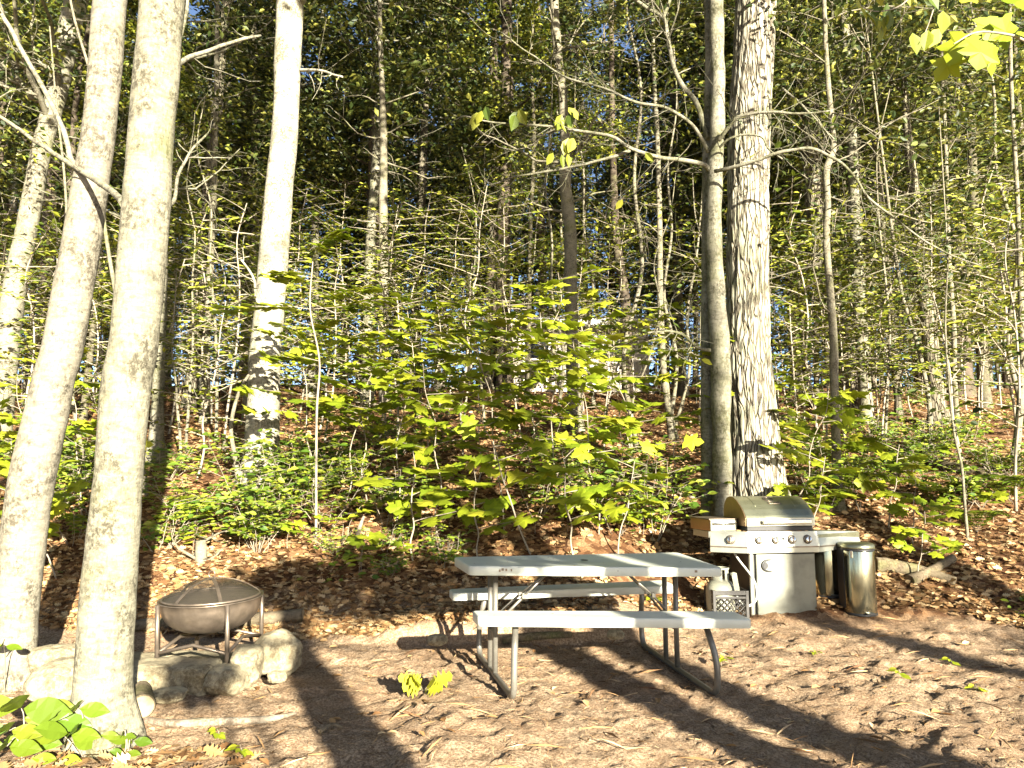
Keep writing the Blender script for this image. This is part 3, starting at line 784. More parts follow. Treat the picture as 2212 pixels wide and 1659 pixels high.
# thin bare poles of the understorey
POLES = []
for sd, H, rad in ((201, 7, .035), (202, 5.5, .025), (203, 9, .045), (204, 4.2, .02), (205, 6.5, .03)):
    rg = np.random.default_rng(sd); tb, cb = MB(), MB(); tips = []
    ln = rg.normal(0, .5, 2)
    pts = [np.array([ln[0] * k / 6 + rg.normal(0, .09), ln[1] * k / 6 + rg.normal(0, .09), H * k / 6]) for k in range(7)]; pts[0][:2] = 0
    C, r = trunk_rows(tb, pts, [rad, rad * .3], 7, 40, sd, flare=.3, sink=.2)
    for k in range(14):
        q = rg.integers(8, 40); a = rg.random() * 6.283
        grow(tb, tips, C[q], [math.cos(a), math.sin(a), rg.uniform(0, .6)], rg.uniform(.5, 1.5), max(.004, r[q] * .4), 1, rg, 3, .2, 0, (2, 5), .8, .6, 5)
    spray(cb, tips[::2], 2, (.07, .11), rg, RHOMB, .5, .08)
    POLES.append((tb, cb, 'bark_thin', 'leaf_beech'))
npro = len(PROTO); PROTO += POLES
rg = np.random.default_rng(52)
n = 0
while n < 34:
    Y = rg.uniform(9.2, 24); X = rg.uniform(-1, 1) * (Y * .72 + .5)
    u = 1106 + X / Y * 1600
    if Y < 11 and (480 < u < 640 or u > 1500): continue
    if Y < 12 and 900 < u < 1300: continue
    wl = where(X, Y)
    put_proto(npro + int(rg.integers(5)), X, Y, rg.random() * 6.283, rg.uniform(.75, 1.2), f'thin pale understorey pole tree {wl}', f'thin pole trees {wl}', 'pole_tree'); n += 1

# the far wood that reads as one mass
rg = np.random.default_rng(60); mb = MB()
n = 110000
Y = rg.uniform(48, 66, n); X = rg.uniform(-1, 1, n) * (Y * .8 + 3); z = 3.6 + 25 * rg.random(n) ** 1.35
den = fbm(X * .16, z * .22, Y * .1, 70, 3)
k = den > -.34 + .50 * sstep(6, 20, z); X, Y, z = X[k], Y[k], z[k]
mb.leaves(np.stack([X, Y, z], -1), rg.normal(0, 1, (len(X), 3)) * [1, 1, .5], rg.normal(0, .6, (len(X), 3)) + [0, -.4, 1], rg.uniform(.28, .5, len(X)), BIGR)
tag(mb.build('far_woodland', M['leaf_far']), 'distant woodland in greens darkened for shade, closing off the view between the trunks', 'woodland', None, 'stuff')

# trees outside the frame whose shadows cross the dirt
def sun_back(x, y, Yb):
    p = hit(x, y); t = (p[1] - Yb) / LDIR[1]
    return p - LDIR * t
BEHIND = [  # shadow pixel on the dirt, distance plane, trunk radius, height, limbs, limb length, leaves, words
 (832, 1659, -4.2, .24, 4.1, 0, 1.5, 4, 'added to cast the broad shadow between fire pit and picnic table'),  # stands in for a low roof-like caster out of view
 (592, 1640, -6.5, .06, 3.7, 0, .5, 1, 'narrow shadow crossing the white stick by the fire pit'),
 (425, 1500, -3.4, .05, 2.6, 0, .32, 5, 'shaped for the blunt shadow on the dirt before the pit stones'),
 (1760, 1659, -5.0, .20, 13, 9, 2.0, 1, 'broad shadow running under the picnic table right end'),
 (2010, 1659, -7.5, .24, 12, 9, 2.0, 1, 'shadow striping the dirt in the lower right corner'),
 (2010, 1410, -9.0, .20, 12, 10, 2.2, 2, 'shadow crossing the dirt before the trash cans'),
 (2190, 1310, -6.0, .26, 9, 12, 2.0, 2, 'shadow darkening the dirt at the right edge'),
]
for k, (x, y, Yb, rad, H, nb, cl, per, lab) in enumerate(BEHIND):
    rg = np.random.default_rng(300 + k); p = sun_back(x, y, Yb); tb, cb = MB(), MB(); tips = []
    b0 = np.array([p[0], p[1], g(p[0], p[1])])
    pts = [b0 + np.array([rg.normal(0, .06) * (j > 0), rg.normal(0, .06), H * j / 4]) for j in range(5)]
    C, r = trunk_rows(tb, pts, [rad * 1.05, rad, rad * .9, rad * .7, rad * .3], 16, 60, k, flare=.2)
    for j in range(nb):
        q = rg.integers(46, 60) if H < 7 else rg.integers(25, 58); a = rg.random() * 6.283 if k else rg.uniform(-1.0, 1.0)
        grow(tb, tips, C[q], [math.cos(a), math.sin(a), .3 if k else .05], cl * rg.uniform(.7, 1.2), .012, 2, rg, 4, .17, 0, (3, 4), .9, .5, 5)
    if k == 0:                                                   # flat leaf disc added at one side to shade the slope foot
        n_ = 750; q = unit(rg.normal(0, 1, (n_, 3))) * rg.random((n_, 1)) ** .4 * [1.4, 1.1, .22] + [3.75, -4.2, 4.06]
        cb.leaves(q, rg.normal(0, 1, (n_, 3)) * [1, 1, .4], rg.normal(0, .8, (n_, 3)) + [0, 0, .5], rg.uniform(.16, .26, n_), BIGR)
        for j in range(7): grow(tb, [], C[50], [math.cos(j * .9 - 1), math.sin(j * .9 - 1), .0], 1.2, .03, 1, rg, 5, .1, 0, (2, 3), .8, .1)
    if k == 2:  # leaf ball sized and offset to drop its shadow before the stones
        n_ = 260; q = unit(rg.normal(0, 1, (n_, 3))) * rg.random((n_, 1)) ** .4 * [.24, .2, .17] + C[-1] + [-.2, 0, .19]
        cb.leaves(q, rg.normal(0, 1, (n_, 3)) * [1, 1, .4], rg.normal(0, .8, (n_, 3)) + [0, 0, .5], rg.uniform(.08, .13, n_), BIGR)
    spray(cb, tips, per, (.12, .18), rg, RHOMB, .6, .12)
    t = thing('shade_tree', b0, 'tree behind the viewer, ' + lab, 'tree')
    finish_tree(t, tb, cb, 'bark_rough', 'leaf_canopy')

# the wood goes on behind the viewer, out of the sun's way (the steel reflects it)
rg = np.random.default_rng(97)
for k in range(9):
    X, Y = rg.uniform(-26, -1.5), rg.uniform(-26, -11)
    put_proto(int(rg.integers(6)), X, Y, rg.random() * 6.283, 1.0, 'forest tree of the wood behind the viewer, outside the frame', 'forest trees behind the viewer')
# ------------------------------------------------------------------ saplings, shrubs and seedlings
def lateral(sb, lb, p, d, L, r, rg, step, size, tmpl, jit, droop=.02, pairs=True):
    pts, ds = [np.asarray(p, float)], []
    d = unit(d); n = max(3, int(L / step))
    for k in range(n):
        d = unit(d + rg.normal(0, .10, 3) * [1, 1, .5] - [0, 0, droop]); pts.append(pts[-1] + d * L / n); ds.append(d)
    sb.tube(pts, np.linspace(r, r * .35, n + 1), 4, caps=False)
    Pn, A, N, S = [], [], [], []
    for k in range(1, n + 1):
        q, dd = pts[k], ds[k - 1]; side = unit(np.cross(dd, [0, 0, 1]))
        for s in ((1, -1) if pairs else ((1,) if k % 2 else (-1,))):
            if rg.random() < .1: continue
            a = unit(dd * .45 + side * s + rg.normal(0, .2, 3)); a[2] -= .12
            o = q + a * size[0] * .25
            Pn.append(o); A.append(a); N.append(np.array([.12, -.55, 1]) + rg.normal(0, jit, 3)); S.append(rg.uniform(*size))
    Pn.append(pts[-1]); A.append(ds[-1] - [0, 0, .15]); N.append(np.array([.12, -.5, 1]) + rg.normal(0, jit, 3)); S.append(size[1])
    lb.leaves(Pn, A, N, S, tmpl)

def sapling_proto(sd, H, nl, L, size, tmpl, jit, r=.011, z0=.3, step=.11, lean=.18, droop=.02, pairs=True):
    rg = np.random.default_rng(sd); sb, lb = MB(), MB()
    ln = rg.normal(0, lean, 2)
    pts = [np.array([ln[0] * (k / 6) * H + rg.normal(0, .02 * H), ln[1] * (k / 6) * H + rg.normal(0, .02 * H), H * k / 6]) for k in range(7)]; pts[0][:] = [0, 0, -.05]
    C = catmull(pts, 30); sb.tube(C, np.linspace(r, r * .35, 30), 6)
    for k in range(nl):
        f = z0 + (1 - z0) * (k + rg.random()) / nl; q = min(29, int(f * 29)); a = k * 2.4 + rg.normal(0, .4)
        lateral(sb, lb, C[q], [math.cos(a), math.sin(a), rg.uniform(.05, .5)], L * (1.15 - .6 * f) * rg.uniform(.7, 1.2), r * .5, rg, step, size, tmpl, jit, droop, pairs)
    return sb, lb
MAPLES = [sapling_proto(400 + k, H, nl, L, (.10, .23), MAPLE, .24, .010, z0, .145) for k, (H, nl, L, z0) in enumerate(((1.5, 9, .6, .35), (2.1, 12, .75, .4), (1.0, 7, .45, .35), (2.5, 14, .8, .45)))]
BEECH = [sapling_proto(420 + k, H, nl, L, (.07, .115), OVAL, .28, .018, z0, .075, .08, .012) for k, (H, nl, L, z0) in enumerate(((3.2, 26, 1.15, .25), (4.4, 34, 1.5, .3), (2.4, 22, .95, .2)))]
SHRUB = []
for k, (nst, H, size, tm) in enumerate(((7, .8, (.07, .11), OVAL), (9, .6, (.06, .10), OVAL), (6, 1.05, (.08, .13), OVAL), (8, .7, (.07, .12), LANCE))):
    rg = np.random.default_rng(440 + k); sb, lb = MB(), MB()
    for j in range(nst):
        a = rg.random() * 6.283
        p = np.array([.06 * math.cos(a), .06 * math.sin(a), -.03]); d = [math.cos(a) * .6, math.sin(a) * .6, 1.0]
        pts = grow(sb, [], p, d, H * rg.uniform(.7, 1.1), .006, 0, rg, 4, .12, .02)
        for q in (2, 3, 4, 5, 6):
            b = rg.random() * 6.283
            lateral(sb, lb, pts[q], [math.cos(b), math.sin(b), .35], H * rg.uniform(.3, .5), .003, rg, .075, size, tm, .35, .03)
    SHRUB.append((sb, lb))
SEED = []
for k in range(5):
    rg = np.random.default_rng(460 + k); sb, lb = MB(), MB()
    H = rg.uniform(.14, .32); n = rg.integers(5, 9)
    C = catmull([[0, 0, -.03], [.01, .01, H * .5], [rg.normal(0, .04), rg.normal(0, .04), H]], 8); sb.tube(C, np.linspace(.003, .0015, 8), 4)
    for j in range(n):
        a = 6.283 * j / n + rg.normal(0, .2); A = np.array([math.cos(a), math.sin(a), -.1])
        lb.leaves([C[-1] - [0, 0, rg.uniform(0, .08)] + A * .02], [A], [rg.normal(0, .25, 3) + [0, -.4, 1]], rg.uniform(.08, .14), MAPLE if k % 2 else OVAL)
    SEED.append((sb, lb))
FERN = []
for k in range(2):
    rg = np.random.default_rng(480 + k); sb, lb = MB(), MB()
    for j in range(7):
        a = 6.283 * j / 7 + rg.normal(0, .2); L = rg.uniform(.4, .6)
        s = np.linspace(0, 1, 12); C = np.stack([math.cos(a) * s * L * .8, math.sin(a) * s * L * .8, .42 * np.sin(s * 1.9) * L * 1.4], -1)
        sb.tube(C, np.linspace(.003, .001, 12), 3, caps=False)
        T = unit(np.gradient(C, axis=0)); S = np.cross(T, [0, 0, 1.])
        for q in range(2, 12):
            for sg in (1, -1): lb.leaves([C[q]], [S[q] * sg + T[q] * .35], [[0, 0, 1.]], .17 * math.sin(math.pi * (q / 12.5)) ** .8 + .02, LANCE)
    FERN.append((sb, lb))
KINDS_P = {'maple': (MAPLES, 'maple_sapling', 'sapling', 'leaf_maple', 'twig'), 'beech': (BEECH, 'beech_sapling', 'sapling', 'leaf_beech', 'twig'),
           'shrub': (SHRUB, 'leafy_shrub', 'shrub', 'leaf_shrub', 'twig'), 'seed': (SEED, 'seedling', 'plant', 'leaf_maple', 'twig'), 'fern': (FERN, 'fern', 'fern', 'leaf_hickory', 'twig')}
PF = {}
def plant(kind, idx, X, Y, sc, label, group=None, rz=None):
    protos, nm, cat, leaf, stem = KINDS_P[kind]
    rz = (float(X * 37.7 + Y * 91.3) % 2.4) - 1.0 if rz is None else rz
    z = g(X, Y) - .01
    if (kind, idx) not in PF:
        sb, lb = protos[idx]
        t = thing(nm, (0, 0, 0), label, cat, group)
        a = sb.build('stem', M[stem], t); b = lb.build('foliage', M[leaf], t); reg(t, a, b); PF[kind, idx] = t
        t.location = (X, Y, z); t.rotation_euler = (0, 0, rz); t.scale = (sc, sc, sc)
        return t
    t = dup(PF[kind, idx], (X, Y, z), rz, sc, label, group)
    if 'group' in t and not group: del t['group']
    return t
def at_ground(x, Y): return (x - 1106) / 1600 * Y

# the maple thicket in the middle: picture column, distance, which one, scale
rg = np.random.default_rng(71)
MID = [(860, 8.3, 3, 1.0), (960, 7.9, 1, .95), (1020, 8.8, 3, 1.0), (1090, 8.2, 1, 1.05), (1150, 7.8, 0, 1.1), (1210, 8.6, 3, .95), (1290, 8.2, 1, 1.0), (1380, 8.7, 1, 1.0), (1440, 9.2, 3, .85),
       (920, 9.6, 3, 1.05), (1130, 9.8, 3, 1.1), (1330, 9.9, 3, 1.0), (800, 9.0, 1, 1.0), (1040, 7.6, 2, 1.0), (1240, 7.7, 2, 1.1), (1330, 7.9, 2, 1.0), (900, 7.7, 2, 1.1), (740, 8.6, 3, .9), (680, 9.3, 1, 1.0)]
for x, Y, i, s in MID:
    plant('maple', i, at_ground(x, Y), Y, s, 'broad leaved maple sapling in the bright thicket on the slope above the picnic table', 'maple saplings of the thicket above the picnic table')
for x, Y, i, s in [(1700, 9.0, 0, 1.0), (1740, 8.4, 2, 1.0), (1850, 9.4, 0, .9), (1780, 9.9, 1, .8), (1905, 9.0, 2, 1.0), (1960, 8.6, 2, .8)]:
    plant('maple', i, at_ground(x, Y), Y, s, 'maple sapling with broad bright leaves among the plants right of the ridged oak', 'maple saplings right of the oak')
for x, Y, i, s in [(20, 6.9, 0, .9), (-40, 7.5, 1, .9), (150, 7.4, 0, .9), (190, 8.6, 1, .9), (60, 8.4, 1, .8)]:
    plant('maple', i, at_ground(x, Y), Y, s, 'maple sapling with yellow green leaves around the leftmost trunk', 'maple saplings around the leftmost trunk')
t = plant('maple', 2, at_ground(1968, 7.9), 7.9, .72, 'low maple seedling with one bright drooping leaf, just right of the trash cans')
# the layered young beeches
for x, Y, i, s, lab in [(1000, 11.2, 1, 1.0, 'young beech with flat tiers of small leaves, tallest one behind the maple thicket'),
                        (860, 11.8, 0, 1.15, 'young beech with thin leaf tiers just right of the cream coloured trunk'),
                        (1130, 12.2, 1, .95, 'young beech with flat leaf tiers before the sunlit white trunk'),
                        (700, 10.8, 0, .95, 'young beech spreading leaf tiers over the foot of the cream coloured trunk'),
                        (1300, 11.4, 2, 1.1, 'short young beech between the sunlit white trunk and the slender pale stem'),
                        (230, 10.5, 0, 1.0, 'young beech glimpsed between the two leaning foreground trunks'),
                        (430, 10.0, 2, 1.0, 'short young beech right of the lichen spotted trunk'),
                        (1900, 12.0, 1, 1.0, 'young beech with fine leaf tiers behind the rough barked leaning trunk'),
                        (2080, 11.0, 1, 1.0, 'young beech with fine leaf tiers near the right edge of the woods'),
                        (2180, 9.6, 0, 1.2, 'young beech at the right edge above the ferns'),
                        (1720, 11.0, 2, 1.1, 'short young beech right behind the ridged oak'),
                        (60, 9.6, 0, 1.0, 'young beech beside the far left leaning grey trunk')]:
    plant('beech', i, at_ground(x, Y), Y, s, lab)
rg = np.random.default_rng(73)
for k in range(110):
    Y = rg.uniform(11.5, 26); X = rg.uniform(-1, 1) * Y * .72
    if .6 < X < 3.6 and Y < 20 and k % 3: continue
    plant('beech', int(rg.integers(3)), X, Y, rg.uniform(.9, 1.5), f'young understorey beech {where(X, Y)}', f'young understorey beeches {where(X, Y)}')
# shrubs
ZONES = [('on the slope right behind the fire pit', 300, 560, 1010, 1190, 8), ('at the foot of the cream coloured trunk', 540, 780, 1000, 1190, 10), ('below the maple thicket above the picnic table', 780, 1480, 985, 1165, 17),
         ('between the two leaning foreground trunks', 90, 210, 960, 1180, 7), ('on the slope right of the ridged oak', 1690, 2000, 930, 1110, 13), ('on the right slope by the fallen log', 1990, 2215, 930, 1140, 10),
         ('behind the picnic table left end', 640, 960, 1170, 1250, 4)]
rg = np.random.default_rng(75)
for words_, x0, x1, y0, y1, n in ZONES:
    for k in range(n):
        p = hit(rg.uniform(x0, x1), rg.uniform(y0, y1))
        plant('shrub', int(rg.integers(4)), p[0], p[1], rg.uniform(.55, 1.0) * (.7 if y1 > 1200 else 1), 'leafy green shrub ' + words_, 'leafy shrubs ' + words_)
    for k in range(int(n * 1.3)):
        p = hit(rg.uniform(x0, x1), rg.uniform(y0, y1 + 15))
        plant('seed', int(rg.integers(5)), p[0], p[1], rg.uniform(.8, 1.5), 'small leafy seedling ' + words_, 'small seedlings ' + words_)
for x, y, s in ((2030, 1095, 1.1), (2120, 1100, 1.2), (2190, 1090, 1.1), (1840, 1075, 1.0), (1900, 1040, 1.0), (1790, 1110, .9), (2110, 1150, .8)):
    p = hit(x, y); plant('fern', int(x) % 2, p[0], p[1], s, 'yellow green fern on the slope right of the grill', 'ferns on the right slope')
for x, y, s, lab in ((520, 1640, .55, 'tiny green seedling at the bottom edge left of centre'), (470, 1600, .5, 'tiny three leaved seedling below the driftwood stick'),
                     (1945, 1470, .6, 'lone seedling in the dirt below the trash cans'), (2055, 1440, .5, 'small seedling in the dirt nearer the right edge'),
                     (2110, 1500, .5, 'small seedling at the right, lowest on the bare dirt'), (1560, 1440, .7, 'low green weed by the picnic table right foot'), (1415, 1310, .9, 'bright weed growing under the far bench right end'),
                     (1760, 1420, .5, 'flat green weed in the dirt before the trash cans')):
    p = hit(x, y); plant('seed', int(x) % 5, p[0], p[1], s, lab)

# the sapling whose long flat branch crosses the cream trunk
rg = np.random.default_rng(81); sb, lb = MB(), MB()
Yl = 8.1
b0 = np.array([at_ground(690, Yl), Yl, g(at_ground(690, Yl), Yl)])
C = catmull([b0, P(684, 900, Yl), P(690, 780, Yl), P(670, 668, Yl), P(676, 560, Yl)], 30); sb.tube(C, np.linspace(.015, .006, 30), 7)
for pts in ([(671, 668), (610, 660), (540, 662), (470, 668)], [(671, 668), (740, 662), (800, 650), (870, 640)], [(676, 640), (740, 630), (800, 620)], [(676, 600), (620, 592), (590, 600)], [(690, 780), (640, 770), (590, 775)], [(676, 560), (700, 520), (740, 500)]):
    ctr = catmull([P(x, y, Yl - .15 * k) for k, (x, y) in enumerate(pts)], 14); sb.tube(ctr, np.linspace(.006, .002, 14), 4)
    for q in range(3, 14):
        T = unit(ctr[min(13, q)] - ctr[q - 1])
        for s in (1, -1):
            a = np.array([T[0] * .4, s * .9, -.06]) + rg.normal(0, .2, 3) * [1, 1, .3]
            lb.leaves([ctr[q] + unit(a) * .04], [a], [rg.normal(0, .2, 3) + [.1, -.55, 1]], rg.uniform(.13, .20), MAPLE)
t = thing('maple_sapling', b0, 'maple sapling whose long flat branch of bright leaves crosses the cream coloured trunk', 'sapling')
sb.build('stem', M['twig'], t); lb.build('foliage', M['leaf_maple'], t)

# palmate plants in the front left corner
def palmate(name, label, foot, heads, leaf='leaf_hickory', seed=0, single=None):
    rg = np.random.default_rng(seed); sb, lb = MB(), MB(); b = hit(*foot); b[2] = g(b[0], b[1])
    for (x, y, dY, size, n) in heads:
        c = P(x, y, b[1] + dY); mid = (b + c) / 2 + [0, 0, .08]
        sb.tube(catmull([b - [0, 0, .02], mid, c], 10), np.linspace(.004, .002, 10), 5)
        for k in range(n):
            a = 6.283 * (k + .2) / max(n, 5) - .3 + rg.normal(0, .12)
            A = np.array([math.cos(a), -.75 * math.sin(a), .50 * math.sin(a) - .08])
            lb.leaves([c + A * .012], [A], [rg.normal(0, .15, 3) + [0, -.75, .7]], size * rg.uniform(.85, 1.15), OVALF)
    t = thing('palmate_plant', b, label, 'plant'); sb.build('stem', M['twig'], t); lb.build('foliage', M[leaf], t)
palmate('p', 'bright five leaflet plant at the foot of the lichen spotted trunk, front left corner', (185, 1640), [(168, 1530, 0, .16, 5), (118, 1555, -.05, .15, 5), (150, 1585, -.1, .16, 6), (70, 1600, -.1, .12, 5), (128, 1640, -.15, .11, 5)], seed=1)
palmate('p', 'big toothed leaf plant in the lower left corner below the leftmost trunk', (52, 1650), [(46, 1530, 0, .23, 3), (20, 1578, -.05, .17, 4), (15, 1612, -.1, .16, 4)], seed=2)
palmate('p', 'small green plant growing at the right side of the lichen spotted trunk foot', (275, 1640), [(262, 1590, 0, .08, 5), (285, 1600, .02, .09, 4), (270, 1625, -.05, .07, 5)], seed=3)
palmate('p', 'small leafy sprig left of the leftmost trunk near the frame edge', (10, 1500), [(8, 1395, -.3, .10, 4)], seed=4)

# the leafy branch that hangs into the top right corner
rg = np.random.default_rng(91); sb, lb = MB(), MB()
Yn = 2.3
C = catmull([P(2420, 60, Yn + .4), P(2260, 95, Yn + .1), P(2180, 75, Yn), P(2110, 70, Yn), P(2060, 95, Yn - .05)], 24); sb.tube(C, np.linspace(.007, .002, 24), 6)
for x, y, s, ax, az in ((2085, 95, .115, -.5, -1), (2130, 60, .10, .1, -1), (2120, 110, .12, -.3, -1), (2165, 60, .11, .4, -.9), (2065, 140, .10, -.7, -1), (2190, 30, .11, .5, .3), (2150, 15, .10, -.3, .5), (2205, 90, .10, .6, -.6), (2110, 20, .09, -.6, .2), (2145, 125, .09, .1, -1)):
    lb.leaves([P(x, y - 22, Yn + rg.normal(0, .05))], [[ax, rg.normal(0, .3), az]], [[rg.normal(0, .3), -1, .5 + rg.normal(0, .3)]], s, MAPLE)
t = thing('leafy_branch', C[0], 'close leafy maple branch hanging into the top right corner', 'branch'); sb.build('stem', M['twig'], t); lb.build('foliage', M['leaf_maple'], t)
rg = np.random.default_rng(92); sb, lb = MB(), MB()
C = catmull([P(2000, -80, 4.2), P(1960, 0, 4.0), P(1900, 25, 3.9), P(1850, 10, 3.9)], 16); sb.tube(C, np.linspace(.006, .002, 16), 5)
for k in range(16):
    q = rg.integers(3, 16)
    lb.leaves([C[q] + rg.normal(0, .06, 3)], [[rg.normal(0, .6), rg.normal(0, .3), -.8]], [[rg.normal(0, .4), -.8, .7]], rg.uniform(.08, .13), OVAL)
C2_ = catmull([P(2040, -60, 4.1), P(2010, 40, 4), P(1990, 90, 3.95)], 10); sb.tube(C2_, np.linspace(.005, .002, 10), 5)
for q in (4, 6, 8, 9): lb.leaves([C2_[q] + rg.normal(0, .04, 3)], [[rg.normal(0, .4), -.1, -1]], [[rg.normal(0, .4), -.9, .4]], rg.uniform(.10, .15), OVAL)
t = thing('leafy_branch', C[0], 'twig of small pale leaves dangling from the top edge, left of the corner branch', 'branch'); sb.build('stem', M['twig'], t); lb.build('foliage', M['leaf_beech'], t)
# ------------------------------------------------------------------ materials of the made things
M['plastic'] = mat_plain('plastic', (.52, .53, .44), .42, 0, .4, .06, 7, .04)
M['table_tube'] = mat_plain('table_tube', (.15, .14, .115), .35, .35, .5, .15, 40, .05)
M['dark_metal'] = mat_plain('dark_metal', (.17, .135, .10), .38, .7, .5, .3, 14, .08)
M['black'] = mat_plain('black', (.018, .017, .015), .5, 0, .4, .2, 20, .05)
M['steel'] = mat_steel('steel', (.34, .34, .275), .36, (60, 60, 1.2), .35, .6)
M['steel_door'] = mat_steel('steel_door', (.17, .17, .13), .40, (3, 3, 60), .75, .35)
M['steel_lid'] = mat_steel('steel_lid', (.30, .30, .19), .30, (3, 60, 3), .5, .85)
M['steel_can'] = mat_steel('steel_can', (.40, .39, .28), .13, (90, 90, .5), .2, .97)
M['brown_steel'] = mat_steel('brown_steel', (.34, .22, .12), .35, (8, 8, 8), .6, .8)  # on the lid ends this brown stands in for reflections in the steel
M['chrome'] = mat_steel('chrome', (.75, .74, .68), .16, (40, 40, 40), .1, .95)
M['tank_paint'] = mat_plain('tank_paint', (.24, .235, .17), .4, 0, .5, .08, 10, .05)
M['crate'] = mat_plain('crate', (.028, .025, .02), .5, 0, .4, .3, 30, .1)
M['red'] = mat_plain('red', (.45, .03, .025), .4, 0, .5, .1)
M['hose'] = mat_plain('hose', (.42, .42, .36), .5, 0, .4, .1)
M['stone'] = mat_bark('stone', (.33, .285, .18), (.13, .10, .06), moss=(.17, .13, .06), moss_amt=.3, speck=.5, bump=.5, sc=.9)
M['wall_wood'] = mat_plain('wall_wood', (.46, .41, .34), .8, 0, .1, .15, 6, .2)
M['roof'] = mat_plain('roof', (.50, .47, .42), .8, 0, .2, .2, 12, .3)
M['white_paint'] = mat_plain('white_paint', (.75, .74, .70), .6, 0, .3, .05)
M['glass_dark'] = mat_plain('glass_dark', (.03, .035, .04), .08, 0, .6, .1, 5, 0)

# ------------------------------------------------------------------ picnic table
def tw(v):
    v = np.asarray(v, float).reshape(-1, 3).copy()
    v[:, 2] += -.05 * v[:, 0] * (1 - v[:, 1] / 1.2) + .008
    return v
tloc = (TO[0], TO[1], 0)
table = thing('picnic_table', tloc, 'white plastic folding picnic table with attached benches and grey tube legs', 'picnic table', None, TA)
def tbuild(mb, name, mat, par=None):
    mb.v = [tw(v) for v in mb.v]
    return mb.build(name, mat, par or table, world=False)
def slab(x0, x1, y0, y1, z1, th, rad, top_round=.010, hole=None):
    pts = []
    for cx, cy, a0 in ((x1 - rad, y1 - rad, 0), (x0 + rad, y1 - rad, 90), (x0 + rad, y0 + rad, 180), (x1 - rad, y0 + rad, 270)):
        for a in np.linspace(a0, a0 + 90, 7): pts.append((cx + rad * math.cos(R(a)), cy + rad * math.sin(R(a))))
    pts = np.array(pts); c = pts.mean(0)
    dirs = unit(pts - np.clip(pts, [x0 + rad, y0 + rad], [x1 - rad, y1 - rad]))
    rows = []
    for ins, z in ((.004, z1 - th), (0, z1 - th + .006), (0, z1 - top_round), (top_round * .3, z1 - top_round * .3), (top_round, z1)):
        q = pts - dirs * ins; rows.append(np.column_stack([q, np.full(len(q), z)]))
    mb = MB(); V = np.array(rows); mb.rings(V, False)
    n = len(pts)
    mb.add(V[-1], np.array([np.arange(n)]), False); mb.add(V[0], np.array([np.arange(n)[::-1]]), False)
    return mb
LX = .915
mb = slab(-LX, LX, .37, 1.14, .79, .062, .05)
top = tbuild(mb, 'tabletop', M['plastic'])
mb = MB(); mb.lathe([(.026, .0), (.03, .003), (.024, .005), (.018, .002), (0, .001)], (0, .755, .79), 24, caps=False)
tbuild(mb, 'umbrella_hole_cap', M['black'], top)
mb = MB()                                                     # the moulded-in scuffs along the top edge
for x0, w_ in ((-.71, .012), (-.69, .016), (-.665, .012), (-.63, .009), (.70, .02)):
    mb.box((x0, .369, .765 + .005 * math.sin(x0 * 90)), (w_, .0026, .016))
mb.box((.12, .3685, .765), (.004, .0026, .008))
tbuild(mb, 'edge_scuffs', M['dark_metal'], top)
rg = np.random.default_rng(5); mb = MB()
for k in range(34):
    x, y = rg.uniform(-.85, .85), rg.uniform(.42, 1.1)
    if abs(x) < .06 and abs(y - .755) < .06: continue
    mb.leaves([[x, y, .7915]], [[rg.normal(), rg.normal(), 0]], [[0, 0, 1]], rg.uniform(.008, .022), RHOMB)
tbuild(mb, 'specks', M['leaf_dead'], top)
for y0 in (0.0, 1.17):
    b = tbuild(slab(-LX, LX, y0, y0 + .25, .52, .06, .035), 'bench_seat', M['plastic'])
    mb = MB()
    for k in range(9): mb.leaves([[rg.uniform(-.8, .8), y0 + rg.uniform(.04, .2), .5215]], [[rg.normal(), rg.normal(), 0]], [[0, 0, 1]], rg.uniform(.008, .02), RHOMB)
    tbuild(mb, 'specks', M['leaf_dead'], b)
def arc_path(pts, rad=.09, n=6):
    out = [np.array(pts[0], float)]
    for a, b, c in zip(pts[:-2], pts[1:-1], pts[2:]):
        a, b, c = map(lambda q: np.array(q, float), (a, b, c))
        p, q = b + unit(a - b) * rad, b + unit(c - b) * rad
        for t in np.linspace(0, 1, n): out.append((1 - t) ** 2 * p + 2 * t * (1 - t) * b + t * t * q)
    out.append(np.array(pts[-1], float)); return np.array(out)
for s in (-1, 1):
    x = s * .68
    mb = MB(); mb.tube(arc_path([(x - s * .03, .15, .46), (x - s * .0, .05, .24), (x, .06, .018), (x, .75, .018), (x, 1.36, .018), (x, 1.37, .24), (x - s * .03, 1.27, .46)], .10, 7), .021, 14)
    f = tbuild(mb, 'leg_frame', M['table_tube'])
    for y in (.68, .88):
        mb = MB(); mb.tube([(x, y, .02), (x, y, .728)], .019, 14); tbuild(mb, 'post', M['table_tube'], f)
    mb = MB(); mb.tube([(x, .68, .30), (x, .88, .30)], .012, 10)
    tbuild(mb, 'crossbar', M['table_tube'], f)
    for y in (.60, .80):
        mb = MB(); mb.tube([(x * .985, .70 if y < .7 else .86, .36), (x * .985 - s * .20, .69 + (y - .69) * .6, .57)], .010, 10); mb.tube([(x * .985 - s * .17, .69 + (y - .69) * .65, .54), (x * .985 - s * .40, .69, .735)], .008, 10)
        mb.box((x * .985 - s * .185, .69 + (y - .69) * .62, .555), (.03, .03, .03), .004)
        tbuild(mb, 'brace', M['table_tube'], f)
    for y in (.12, 1.29):
        mb = MB(); mb.box((x - s * .03, y, .4555), (.07, .12, .008), .002); tbuild(mb, 'bench_bracket', M['table_tube'], f)

